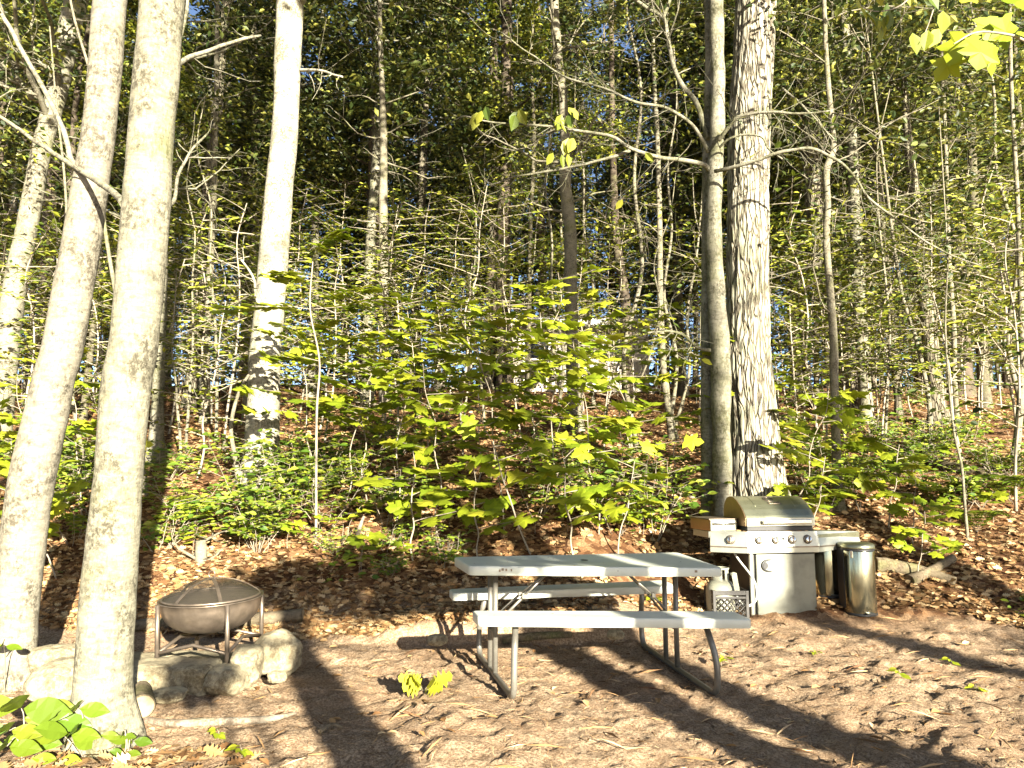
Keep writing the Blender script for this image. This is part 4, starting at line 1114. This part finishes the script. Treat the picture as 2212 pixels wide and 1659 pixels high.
# ------------------------------------------------------------------ the grill
GA = R(9)
gl = (2.618, 7.26, g(2.618, 7.2) - .02)
grill = thing('gas_grill', gl, 'stainless steel gas grill with hooded lid, side shelves and four front knobs', 'grill', None, GA)
grill.scale = (.955, .955, 1.0)
GZ = -gl[2]
def gb(mb, name, mat, par=None): 
    mb.v = [v + [0, 0, GZ] for v in mb.v]
    return mb.build(name, mat, par or grill, world=False)
mb = MB(); mb.box((.015, .27, .025), (.80, .54, .10), .02, seg=3); gb(mb, 'base', M['brown_steel'])
mb = MB(); mb.box((.0, .29, .37), (.70, .44, .60), .02, seg=3); cab = gb(mb, 'cabinet', M['black'])
mb = MB(); mb.box((-.325, .075, .37), (.045, .04, .592), .016, seg=3); gb(mb, 'corner_trim', M['steel'], cab)
mb = MB(); mb.box((.035, .055, .365), (.64, .03, .575), .008); door = gb(mb, 'door', M['steel_door'])
mb = MB()                                                         # the half moon pull, a pressed recess whose shade is drawn as a black curved lip
th = np.linspace(R(80), R(280), 16)
mb.tube(np.stack([-.14 + .085 * np.cos(th), np.full(16, .037), .545 + .055 * np.sin(th)], -1), np.linspace(.004, .004, 16) + .010 * np.sin(np.linspace(0, math.pi, 16)), 8)
mb.lathe([(.0, .0), (.032, .0), (.03, .004)], (-.19, .038, .545), 16, 'y')
gb(mb, 'door_pull', M['black'], door)
# control panel, three faces
def panel(p0, p1, z0, z1, th=.05, back=.03):
    d = np.array(p1) - np.array(p0); L = np.linalg.norm(d); a = math.atan2(d[1], d[0])
    m = MB(); m.prism([(0, z0), (th, z0), (th, z1), (back, z1), (.0, z0 + .055)], 0, L, 'x', .004)
    Rm = np.array([[math.cos(a), -math.sin(a), 0], [math.sin(a), math.cos(a), 0], [0, 0, 1]])
    m.v = [v[:, [0, 1, 2]] @ Rm.T + [p0[0], p0[1], 0] for v in m.v]
    return m, a
for p0, p1, nm in (((-.385, 0), (.385, 0), 'control_panel'), ((-.70, .20), (-.389, .002), 'side_panel'), ((.389, .002), (1.0, .23), 'side_panel')):
    m, a = panel(p0, p1, .666, .87)
    if p0[0] > .3: m.v = [np.column_stack([v[:, :2], .768 + (v[:, 2] - .768) * (1 - .30 * np.clip((v[:, 0] - .39) / .6, 0, 1))]) for v in m.v]
    pn = gb(m, nm, M['steel'])
    d = unit(np.array([p1[0] - p0[0], p1[1] - p0[1]])); L = math.hypot(p1[0] - p0[0], p1[1] - p0[1]); c = (np.array(p0) + p1) / 2
    nrm = np.array([d[1], -d[0]])
    m = MB(); m.box((c[0] + nrm[0] * .0015, c[1] + nrm[1] * .0015, .722), (L * .99, .006, .012), 0, [[d[0], -d[1], 0], [d[1], d[0], 0], [0, 0, 1]]); gb(m, 'trim_line', M['dark_metal'], pn)
    ks = {'control_panel': [-.265, -.085, .09, .265]}.get(nm, [-.12] if p0[0] < -.5 else [])
    for k in ks:
        x, y = (c + d * k) + nrm * (-.012) if nm != 'control_panel' else (k, -.0 + .012)
        if nm != 'control_panel': x, y = c + d * (.02) + nrm * (-.012)
        Rk = np.array([[d[0], -d[1], 0], [d[1], d[0], 0], [0, 0, 1]])
        m = MB(); m.lathe([(.044, -.01), (.044, .006), (.036, .010), (.0, .011)], (x, y, .79), 28, 'y', M=Rk); kn = gb(m, 'knob', M['dark_metal'], pn)
        m = MB(); m.lathe([(.034, .012), (.034, .030), (.028, .036), (0, .037)], (x, y, .79), 24, 'y', M=Rk); gb(m, 'dial', M['chrome'], kn)
        m = MB(); m.box((x + nrm[0] * .04, y + nrm[1] * .04, .79), (.012, .014, .062), .003, Rk); gb(m, 'grip', M['dark_metal'], kn)
    if nm == 'control_panel':
        m = MB(); m.box((.003, .014, .80), (.028, .012, .026), .006); m.box((.003, .008, .80), (.014, .014, .014), .004); gb(m, 'igniter_button', M['black'], pn)
m = MB(); m.prism([(.39, .02), (1.0, .245), (1.0, .44), (.39, .44)], .78, .836, 'z', .004); gb(m, 'side_shelf', M['steel_lid'])
m = MB(); m.prism([(-.70, .23), (-.39, .03), (-.39, .58), (-.72, .58)], .80, .862, 'z', .004); gb(m, 'side_shelf', M['steel'])
m = MB(); m.prism([(-.69, .21), (-.395, .21), (-.395, .62), (-.73, .62)], .865, .972, 'z', .004); sb_ = gb(m, 'side_burner_box', M['brown_steel'])
m = MB(); m.box((-.545, .204, .918), (.285, .012, .098), .003); dr = gb(m, 'front_plate', M['steel_door'], sb_)
m = MB(); m.tube([(-.66, .19, .938), (-.66, .175, .938), (-.43, .175, .938), (-.43, .19, .938)], .010, 10); gb(m, 'handle', M['chrome'], dr)
m = MB(); m.prism([(-.70, .205), (-.395, .205), (-.395, .63), (-.74, .63)], .974, .984, 'z', .002); gb(m, 'lid_plate', M['dark_metal'], sb_)
m = MB(); m.box((.0, .30, .893), (.72, .48, .045), .006); gb(m, 'firebox', M['black'])
prof = [(.045, .918), (.045, .995), (.06, 1.02), (.11, 1.075), (.17, 1.12), (.24, 1.16), (.32, 1.187), (.40, 1.195), (.47, 1.18), (.53, 1.13), (.56, 1.05), (.56, .918)]
m = MB(); m.prism(prof[1:] + [(.045, .9952)], -.372, .372, 'x', .003); 
lid = gb(m, 'lid', M['steel_lid'])
m = MB(); m.box((0, .042, .957), (.744, .014, .078), .004); gb(m, 'lid_front', M['steel'], lid)
m = MB(); m.tube([(-.20, .036, .962), (-.20, -.0, .962)], .012, 8); m.tube([(.29, .036, .962), (.29, -.0, .962)], .012, 8); m.box((.045, -.006, .962), (.53, .022, .042), .008); gb(m, 'handle', M['chrome'], lid)
for s in (-1, 1):
    m = MB(); m.prism([(y * .97 + .008, z) for y, z in prof], s * .373, s * .380, 'x', .002); gb(m, 'end_cap', M['brown_steel'], lid)  # caps coloured brown for what the steel would reflect
# pressed ribs and the round emblem on the hood
def onlid(f, lift=.004):
    q = np.array(prof[1:9]); s = np.concatenate([[0], np.cumsum(np.linalg.norm(np.diff(q, axis=0), axis=1))]); s /= s[-1]
    return np.array([np.interp(f, s, q[:, 0]), np.interp(f, s, q[:, 1]) + lift])
m = MB()
for x in (-.22, .22):
    fs = np.linspace(.30, .85, 12); m.tube([(x, *onlid(f, .0)) for f in fs], .004, 6)
gb(m, 'pressed_rib', M['steel_lid'], lid)
m = MB(); th = np.linspace(0, 2 * math.pi, 25)
for rr, w_ in ((.052, .005), (.034, .003)):
    m.tube([(-.02 + rr * math.cos(a), *onlid(.56 + .11 * rr / .052 * math.sin(a))) for a in th], w_, 6, caps=False)
m.tube([(x, *onlid(.38)) for x in np.linspace(-.06, .085, 6)], .005, 6)
for k, (a0, a1) in enumerate(((80, 280), (-40, 320), (60, 300))):                      # small cursive loops above the bar
    th2 = np.radians(np.linspace(a0, a1, 12)); m.tube([(.03 + .022 * k + .009 * math.cos(a), *onlid(.43 + .03 * math.sin(a))) for a in th2], .0025, 5)
m.tube([(-.055, *onlid(.42)), (-.058, *onlid(.40)), (-.05, *onlid(.38))], .003, 5)
gb(m, 'emblem', M['dark_metal'], lid)
m = MB(); m.tube(catmull([(-.46, .22, .70), (-.42, .16, .60), (-.34, .0, .42), (-.345, -.06, .27), (-.43, -.08, .20), (-.50, -.06, .21), (-.56, -.02, .33), (-.585, -.0, .40)], 40), .011, 8); gb(m, 'gas_hose', M['hose'])
# lighter on the right shelf
lt = thing('lighter', (0, 0, 0), 'black and red grill lighter lying on the grill right shelf', 'lighter')
lo = np.array([2.618 + math.cos(GA) * .51 - math.sin(GA) * .28, 7.26 + math.sin(GA) * .51 + math.cos(GA) * .28, .822]); lt.location = lo; lt.matrix_basis = Matrix.Translation(Vector(lo))
m = MB(); m.box((0, 0, .004), (.14, .022, .02), .006); m.v = [v + lo for v in m.v]; m.build('body', M['black'], lt)
m = MB(); m.box((.085, .0, .004), (.03, .024, .022), .006); m.v = [v + lo for v in m.v]; m.build('tip', M['red'], lt)
m = MB(); m.tube([(-.07, 0, .004), (-.16, .01, .004)], .004, 6); m.v = [v + lo for v in m.v]; m.build('nozzle', M['steel'], lt)

# ------------------------------------------------------------------ propane tank in a milk crate
cx_, cy_ = 2.04, 7.25
cz_ = g(cx_, cy_ - .1)
crate = thing('milk_crate', (cx_, cy_, cz_), 'black plastic milk crate with lattice sides holding the propane tank', 'crate')
m = MB(); hw = .165; H = .275
for sx in (-1, 1):
    for sy in (-1, 1): m.box((cx_ + sx * (hw - .012), cy_ + sy * (hw - .012), cz_ + H / 2), (.03, .03, H), .004)
for k in range(4):
    ax = k % 2; s = 1 if k < 2 else -1
    def pt(u, v, off=0.0):
        return np.array([cx_ + u, cy_ + s * (hw + off), cz_ + v]) if ax == 0 else np.array([cx_ + s * (hw + off), cy_ + u, cz_ + v])
    for zz, hh in ((.012, .024), (H - .02, .04)):
        c = pt(0, zz, -.006); m.box(c, (2 * hw - .03, .010, hh) if ax == 0 else (.010, 2 * hw - .03, hh), .002)
    for q in range(-3, 4):                                                    # diagonal lattice
        for sg in (1, -1):
            u0, v0, u1, v1 = q * .055 - sg * .09, .03, q * .055 + sg * .09, .205
            for e in (0, 1):
                pass
            t0, t1 = 0., 1.
            for lim in (-.135, .135):
                du = u1 - u0
                tt = (lim - u0) / du
                if (lim < 0) == (du > 0): t0 = max(t0, tt)
                else: t1 = min(t1, tt)
            if t1 > t0: m.tube([pt(u0 + (u1 - u0) * t0, v0 + (v1 - v0) * t0, -.006), pt(u0 + (u1 - u0) * t1, v0 + (v1 - v0) * t1, -.006)], .0055, 4)
    m.box(pt(0, .212, -.006), (2 * hw - .03, .010, .02) if ax == 0 else (.010, 2 * hw - .03, .02), .002)
m.build('lattice_sides', M['crate'], crate)
m = MB(); m.box((cx_, cy_, cz_ + .008), (2 * hw - .04, 2 * hw - .04, .012), .002); m.build('bottom', M['crate'], crate)
tx, ty = 1.985, 7.24
tank = thing('propane_tank', (tx, ty, cz_ + .015), 'cream propane tank standing in the milk crate beside the grill', 'propane tank')
m = MB(); m.lathe([(.09, .0), (.12, .02), (.132, .05), (.135, .12), (.135, .235), (.128, .275), (.108, .315), (.075, .342), (.03, .352), (0, .353)], (tx, ty, cz_ + .016), 36); m.build('body', M['tank_paint'], tank)
m = MB()                                                                         # collar ring with three cut-outs
for a0, a1 in ((-70, 30), (60, 150), (180, 270)):
    th = np.radians(np.linspace(a0, a1, 12))
    for r0, r1, z0, z1 in ((.084, .08, .325, .45),):
        V = np.array([[(r * math.cos(a), r * math.sin(a), z) for a in th] for r, z in ((r0, z0), (r0 - .004, z1), (r0 - .012, z1), (r0 - .008, z0), (r0, z0))]) + [tx, ty, cz_ + .01]
        n_, s_ = V.shape[:2]; i, j = np.meshgrid(np.arange(n_ - 1), np.arange(s_ - 1), indexing='ij')
        m.add(V.reshape(-1, 3), np.stack([i * s_ + j, i * s_ + j + 1, (i + 1) * s_ + j + 1, (i + 1) * s_ + j], -1).reshape(-1, 4))
th = np.radians(np.linspace(0, 360, 33)); m.tube([(tx + .08 * math.cos(a), ty + .08 * math.sin(a), cz_ + .462) for a in th], .009, 8, caps=False)
m.build('collar', M['tank_paint'], tank)
m = MB(); m.lathe([(.018, .345), (.018, .40), (.026, .405), (.026, .43), (0, .432)], (tx, ty, cz_ + .01), 14); m.tube([(tx, ty, cz_ + .40), (tx + .06, ty - .05, cz_ + .40)], .014, 10)
m.build('valve', M['dark_metal'], tank)
m = MB(); m.box((tx + .115, ty - .125, cz_ + .325), (.05, .008, .19), .002, np.array(Matrix.Rotation(R(-9), 3, 'Y'))); m.lathe([(.0, 0), (.03, .0), (.032, .02), (.0, .03)], (tx + .10, ty - .10, cz_ + .41), 14)
m.build('paper_tag', M['tank_paint'], tank)

# ------------------------------------------------------------------ two semi-round trash cans
def trash_can(loc, H, label, rz):
    z = g(loc[0], loc[1]) - .02
    t = thing('trash_can', (loc[0], loc[1], z), label, 'trash can', None, rz)
    w_, d_ = .15, .15
    th = np.radians(np.linspace(-180, 0, 25)); out = [(w_ * math.cos(a), d_ * math.sin(a) * 1.0 + .02) for a in th] + [(w_, .13), (-w_, .13)]
    out = np.array(out)
    def rows(sc_z): return np.array([np.column_stack([out * s, np.full(len(out), zz)]) for s, zz in sc_z])
    m = MB(); m.rings(rows([(.97, .02), (.98, .03), (.98, H - .075), (.97, H - .07)])); m.build('body', M['steel_can'], t, world=False)
    m = MB(); m.rings(rows([(1.0, 0), (1.01, .004), (1.0, .022), (.985, .024)])); m.build('foot_rim', M['black'], t, world=False)
    m = MB(); m.rings(rows([(1.0, H - .07), (1.02, H - .066), (1.02, H - .052), (1.0, H - .05)])); m.build('collar_rim', M['black'], t, world=False)
    m = MB(); m.rings(rows([(1.03, H - .048), (1.04, H - .04), (1.03, H - .022), (.96, H - .006), (.8, H + .002), (.4, H + .006)])); lidp = m.build('lid', M['steel_lid'], t, world=False)
    m = MB(); m.box((0, -.139, .03), (.09, .05, .014), .005); m.build('pedal', M['black'], t, world=False)
    m = MB(); m.box((-.12, -.075, H - .10), (.022, .012, .07), .003, np.array(Matrix.Rotation(R(-58), 3, 'Z'))); m.build('latch', M['chrome'], t, world=False)
    m = MB(); m.box((-w_ * .985, .075, H * .5), (.012, .11, H - .12), .004); m.box((0, .132, H * .5), (.29, .008, H - .12), .003); m.build('back_panel', M['black'], t, world=False)
trash_can((3.366, 7.33), .675, 'steel trash can in front, brightly lit, lid fully seen under the grill shelf edge', R(6))
trash_can((3.2, 7.65), .65, 'shaded steel trash can tucked behind, between the grill cabinet and the brightly lit can', R(2))

# ------------------------------------------------------------------ fire pit
fx, fy = (454 - 1106) / 1600 * 5.38, 5.55
FZ = .535
tilt = Matrix.Rotation(R(-1.4), 3, 'Y') @ Matrix.Rotation(R(1.5), 3, 'X')
TM = np.array(tilt)
fp = thing('fire_pit', (fx, fy, .10), 'bronze steel bowl fire pit with domed mesh lid on four legs, standing on pale stones', 'fire pit')
def fb(m, name, mat, par=None):
    m.v = [(v * [.93, .93, 1]) @ TM.T + [fx, fy, FZ] for v in m.v]
    return m.build(name, mat, par or fp)
Rb = .375
m = MB(); m.lathe([(0.0, -.235), (.12, -.230), (.21, -.212), (.28, -.182), (.33, -.14), (.358, -.09), (.370, -.045), (.374, .0), (.386, .005), (.390, .0), (.386, -.005)], (0, 0, 0), 56)
bowl = fb(m, 'bowl', M['dark_metal'])
def domez(r): return .125 * (1 - (r / .36) ** 2.3)
t_ = NT('mesh_screen'); tr = t_.n('ShaderNodeBsdfTransparent'); p_ = t_.principled((.10, .085, .065), .4, .6, .5); mx = t_.n('ShaderNodeMixShader'); mx.inputs[0].default_value = .52
t_.l(tr.outputs[0], mx.inputs[1]); t_.l(p_.outputs[0], mx.inputs[2]); M['mesh_screen'] = t_.done(mx)
m = MB(); rr = np.linspace(.355, .02, 14); m.lathe([(r, .008 + domez(r)) for r in rr], (0, 0, 0), 48, caps=False); ld = fb(m, 'mesh_lid', M['mesh_screen'])
m = MB(); th = np.linspace(0, 2 * math.pi, 49); m.tube([(.362 * math.cos(a), .362 * math.sin(a), .012) for a in th], .009, 8, caps=False); fb(m, 'lid_rim', M['dark_metal'], ld)
for a in (-112, -58, 30, 150):
    m = MB(); c_, s_ = math.cos(R(a)), math.sin(R(a)); q = np.linspace(.36, .012, 12)
    sd_ = np.array([-s_, c_, 0]) * .013
    L_ = np.array([[r * c_, r * s_, .012 + domez(r)] for r in q]); V = np.concatenate([L_ + sd_, L_ - sd_, L_ - sd_ + [0, 0, .004], L_ + sd_ + [0, 0, .004]]); n_ = 12
    F = [[k, k + 1, n_ + k + 1, n_ + k] for k in range(11)] + [[2 * n_ + k, 2 * n_ + k + 1, 3 * n_ + k + 1, 3 * n_ + k] for k in range(11)] + [[k, k + 1, 3 * n_ + k + 1, 3 * n_ + k] for k in range(11)] + [[n_ + k, n_ + k + 1, 2 * n_ + k + 1, 2 * n_ + k] for k in range(11)]
    m.add(V, np.array(F), False); fb(m, 'lid_strap', M['dark_metal'], ld)
m = MB(); m.tube([(0.025 * math.cos(a), 0, .167 + .025 * math.sin(a)) for a in np.linspace(0, 2 * math.pi, 25)], .004, 7, caps=False); m.lathe([(.02, .127), (.02, .137), (.006, .141), (.004, .147), (0, .148)], (0, 0, 0), 14); fb(m, 'ring_handle', M['dark_metal'], ld)
la = [-140, -52, 38, 128]
feet = []
for a in la:
    c_, s_ = math.cos(R(a)), math.sin(R(a)); m = MB()
    hgt = .47 if s_ < 0 else .42
    m.tube([(.395 * c_, .395 * s_, .0), (.395 * c_, .395 * s_, -.2), (.392 * c_, .392 * s_, -hgt)], .017, 12); leg = fb(m, 'leg', M['table_tube'] if False else M['dark_metal'])
    feet.append(np.array([.392 * c_, .392 * s_, -.33]))
for k in range(4):
    a, b = feet[k], feet[(k + 1) % 4]; mid = (a + b) / 2 * .93 + [0, 0, .03]
    m = MB(); m.tube([a, mid, b], .013, 10); fb(m, 'crossbar', M['dark_metal'])

# ------------------------------------------------------------------ stones, logs, sticks
def boulder(c, s, seed, label, rz=0.0, flat=1.0, group=None, nz=.18, box=.0):
    bm = bmesh.new(); bmesh.ops.create_icosphere(bm, subdivisions=5, radius=1)
    V = np.array([v.co[:] for v in bm.verts]); bm.free
    if box: V = np.sign(V) * np.abs(V) ** (1 - box); 
    d = 1 + nz * fbm(V[:, 0] * 1.3, V[:, 1] * 1.3, V[:, 2] * 1.3 + seed * 7.1, seed, 4) + .03 * fbm(V[:, 0] * 7, V[:, 1] * 7, V[:, 2] * 7, seed + 5, 3)
    V = V * d[:, None] * np.array(s) / 2
    cr, sr = math.cos(rz), math.sin(rz); V = V @ np.array([[cr, sr, 0], [-sr, cr, 0], [0, 0, 1]])
    bm.verts.index_update(); F = np.array([[v.index for v in f.verts] for f in bm.faces]); bm.free()
    m = MB(); m.add(V, F, True); o = m.build('stone', M['stone']); o.location = c
    tag(o, label, 'stone', group); return o
def spx(x, y, Y): return P(x, y, Y)
ST = [
 ((335, 1466), 5.08, (.44, .34, .22), 1, .5, 'wedge shaped pale slab at the front left of the fire pit, beside the trunk', .2),
 ((420, 1464), 5.10, (.30, .30, .21), 2, .6, 'blocky cream stone in the middle of the row below the fire pit', -.1),
 ((490, 1468), 5.02, (.24, .24, .18), 3, .3, 'small round pale stone at the front right of the fire pit row', 0),
 ((534, 1436), 5.25, (.20, .34, .24), 4, .45, 'brown sided upright stone under the fire pit right leg', .2),
 ((598, 1412), 5.55, (.34, .36, .32), 5, .2, 'large smooth yellowish boulder at the right of the fire pit', .5),
 ((312, 1456), 5.45, (.34, .46, .22), 6, .55, 'flat topped pale slab under the fire pit left leg', .1),
 ((395, 1466), 5.50, (.36, .48, .20), 7, .65, 'broad flat slab under the fire pit, left of centre', 0),
 ((470, 1466), 5.52, (.34, .48, .20), 8, .65, 'flat cracked slab under the fire pit, right of centre', -.1),
 ((430, 1440), 5.85, (.64, .30, .18), 9, .55, 'long flat slab at the back under the fire pit', 0),
 ((128, 1470), 4.75, (.34, .36, .24), 10, .2, 'rounded grey boulder on the ground between the two leaning trunks, lower one', .3),
 ((132, 1424), 5.25, (.40, .34, .20), 11, .2, 'rounded pale boulder between the two leaning trunks, upper one', .1),
 ((362, 1502), 4.75, (.22, .16, .08), 12, .2, 'thin flat stone half buried below the pit stones', .1),
 ((598, 1462), 5.05, (.12, .10, .07), 13, .3, 'small stone at the foot of the large yellowish boulder', .1),
 ((945, 1382), 6.05, (.15, .12, .09), 14, .2, 'fist sized pale stone lying at the foot of the dirt bank', .2),
 ((1330, 1371), 6.1, (.14, .10, .07), 15, .2, 'small pale stone in the shade under the picnic table', .2),
]
for (x, y), Y, s, sd, bx, lab, rz in ST:
    boulder(spx(x, y, Y), s, sd, lab, rz, box=bx, nz=.26)

def log(pts, r, label, name='log', mat='log_bark', cut='cut_wood', seed=0, sides=18, cat='log', stubs=0):
    rg = np.random.default_rng(500 + seed); m = MB(); r = np.atleast_1d(r)
    C = catmull(pts, 30); rr = np.interp(np.linspace(0, 1, 30), np.linspace(0, 1, len(r)), r)
    T = unit(np.gradient(C, axis=0)); N = unit(np.cross(T, [0.0, 0.02, 1])); B = np.cross(N, T); th = np.arange(sides) * 2 * math.pi / sides
    s = np.linspace(0, 1, 30)[:, None] * np.linalg.norm(C[-1] - C[0])
    q = rr[:, None] * (1 + .09 * vnoise(np.cos(th)[None] * 2 + 0 * s, np.sin(th)[None] * 2 + 0 * s, s * 7, seed) + .05 * vnoise(np.cos(th)[None] * 5 + 0 * s, np.sin(th)[None] * 5 + 0 * s, s * 14, seed + 1))
    V = C[:, None] + q[..., None] * (np.cos(th)[None, :, None] * N[:, None] + np.sin(th)[None, :, None] * B[:, None])
    m.rings(V, True)
    for k in range(stubs):
        i = rg.integers(4, 26); grow(m, [], C[i], rg.normal(0, 1, 3) * [1, 1, .4] + [0, 0, .5], rg.uniform(.15, .4), rr[i] * .35, 1, rg, 5, .2, 0, (1, 2))
    t = thing(name, C[0], label, cat); m.build('body', M[mat], t)
    if cut:
        for e, V0 in ((0, V[0]), (1, V[-1])):
            n_ = T[0] * -.003 if e == 0 else T[-1] * .003
            mm = MB(); c = V0.mean(0); ring = c + (V0 - c) * .9 + n_; mm.add(ring, np.array([np.arange(sides) if e else np.arange(sides)[::-1]]), False); mm.build('cut_end', M[cut], t)
    return t
def on(x, y, lift): 
    p = hit(x, y); p[2] = g(p[0], p[1]) + lift; return p
log([on(285, 1368, .05), on(330, 1362, .05), on(440, 1358, .05), on(560, 1352, .055), on(654, 1346, .06)], [.05, .055, .06, .06], 'cut log lying on the dirt behind the fire pit', seed=1)
p = spx(308, 1526, 4.42); log([p + [-.12, .22, .02], p + [-.05, .1, .01], p + [.0, .0, .0]], [.06, .065, .068], 'short cut log with its pale round end facing forward, beside the lichen spotted trunk', 'log_piece', seed=2)
log([on(1890, 1228, .03), on(1960, 1236, .03), on(2065, 1262, .02)], [.09, .075, .05], 'weathered grey log lying behind the trash cans', cut=None, seed=3)
log([on(1985, 1000, .06), on(2080, 1022, .05), on(2212, 1050, .05), on(2300, 1075, .05)], [.08, .07, .06], 'long fallen log lying across the upper right slope', cut=None, seed=4)
log([on(1965, 1262, .03), on(2005, 1248, .05), on(2060, 1222, .08)], [.06, .05, .04], 'short broken log angled against the slope right of the trash cans', 'log_piece', cut=None, seed=5)
log([on(1085, 1391, .02), on(1150, 1384, .025), on(1235, 1378, .02)], [.028, .035, .025], 'bark covered stick lying at the foot of the dirt bank', 'stick', 'log_bark', None, 6, 10, 'stick')
log([on(305, 1562, .02), on(370, 1572, .022), on(440, 1572, .025), on(530, 1566, .02), on(590, 1560, .02), on(640, 1552, .03)], [.016, .022, .024, .022, .018, .008], 'bleached driftwood stick lying on the dirt in front of the fire pit', 'stick', 'dead_wood', None, 7, 10, 'stick', 0)
log([hit(768, 1168) - [0, 0, .03], P(776, 1142, 7.7), P(786, 1115, 7.72)], [.028, .024, .012], 'white broken stump stick poking from the slope left of the picnic table', 'stick', 'dead_wood', None, 8, 9, 'stick')
b = hit(436, 1210); log([b - [0, 0, .1], b + [-.01, 0, .10], b + [-.02, 0, .20]], [.065, .055, .05], 'short grey stump with thin shoots on the slope behind the fire pit', 'stump', 'bark_thin', 'cut_wood', 9, 14, 'stump', 5)
b = hit(335, 1000); log([b - [0, 0, .1], b + [0, 0, .12], b + [0, 0, .24]], [.16, .13, .12], 'mossy rounded stump hidden behind the lichen spotted trunk', 'stump', 'bark_mossy', None, 10, 18, 'stump')
for k, (a, b_, r_, lab) in enumerate((((1690, 905), (1790, 915), .05, 'fallen dark log far behind the slim crooked pale trunk'), ((1500, 1080), (1250, 1010), .02, 'thin fallen branch slanting through the leaves above the picnic table'),
        ((1920, 1035), (2020, 990), .05, 'dark rotting log end near the rough barked trunk foot'), ((690, 1590), (740, 1580),   .012, 'small brown wood chip in the shaded dirt left of centre'))):
    log([on(*a, .02), on((a[0] + b_[0]) / 2, (a[1] + b_[1]) / 2 - 3, .04), on(*b_, .02)], [r_, r_ * .9, r_ * .6], lab, 'fallen_branch', 'dead_wood' if r_ == .02 else 'log_bark', None, 20 + k, 9, 'branch', 2 if r_ < .03 and k == 1 else 0)
# torn oak sprig on the dirt
rg = np.random.default_rng(33); sb, lb = MB(), MB(); b = hit(915, 1500); b[2] = g(b[0], b[1])
for k in range(9):
    a = rg.uniform(-2.6, .6); A = np.array([math.cos(a), math.sin(a) * .8, rg.uniform(.05, .7)])
    c = b + [0, 0, .03] + unit(A) * rg.uniform(.02, .07); sb.tube([b + [0, 0, .02], c], .002, 4); lb.leaves([c], [A], [rg.normal(0, .4, 3) + [0, -.7, .7]], rg.uniform(.12, .17), OAK)
t = thing('oak_sprig', b, 'torn sprig of yellow green oak leaves lying on the bare dirt', 'leaf sprig'); sb.build('stem', M['twig'], t); lb.build('foliage', M['leaf_oak_sprig'], t)

# ------------------------------------------------------------------ the cabin glimpsed through the wood
Yc = 24.0; Xc = 2.1; zc = g(Xc, Yc) + .25
cab_ = thing('cabin', (Xc, Yc, zc), 'pale wooden cabin half hidden behind the leafy thicket and the sunlit white trunk', 'cabin')
def cb_(m, n, mt, par=None):
    m.v = [v + [Xc, Yc, zc] for v in m.v]; return m.build(n, mt, par or cab_)
m = MB()
for k in range(24): m.box((-2.3 + .2 * k, .05, 1.0), (.192, .06, 2.3), .008)
m.box((0, 1.6, 1.0), (4.7, 3.0, 2.3)); cb_(m, 'wall', M['wall_wood'])
m = MB(); m.prism([(-.55, 2.06), (3.4, 3.0), (3.4, 3.12), (-.55, 2.18)], -2.8, 2.8, 'x'); rf = cb_(m, 'roof', M['roof'])
m = MB(); m.box((0, -.565, 2.12), (5.6, .03, .20)); cb_(m, 'fascia', M['white_paint'], rf)
for x in (-1.3, 1.3):
    m = MB(); m.box((x, .01, 1.25), (.9, .05, .8)); wf = cb_(m, 'window', M['white_paint']); m = MB(); m.box((x, -.018, 1.25), (.78, .02, .68)); cb_(m, 'pane', M['glass_dark'], wf)
m = MB(); m.box((.2, .01, .75), (.85, .05, 1.7)); cb_(m, 'door', M['roof'])
m = MB(); m.box((0, -.55, -.15), (5.0, 1.1, .1)); 
for k in range(14): m.box((-2.4 + .37 * k, -1.05, .35), (.06, .05, .9))
m.box((0, -1.05, .82), (5.0, .08, .06))
for k in range(4): m.box((-2.3 + 1.53 * k, -.95, -.6), (.12, .12, .85))
cb_(m, 'deck', M['wall_wood'])
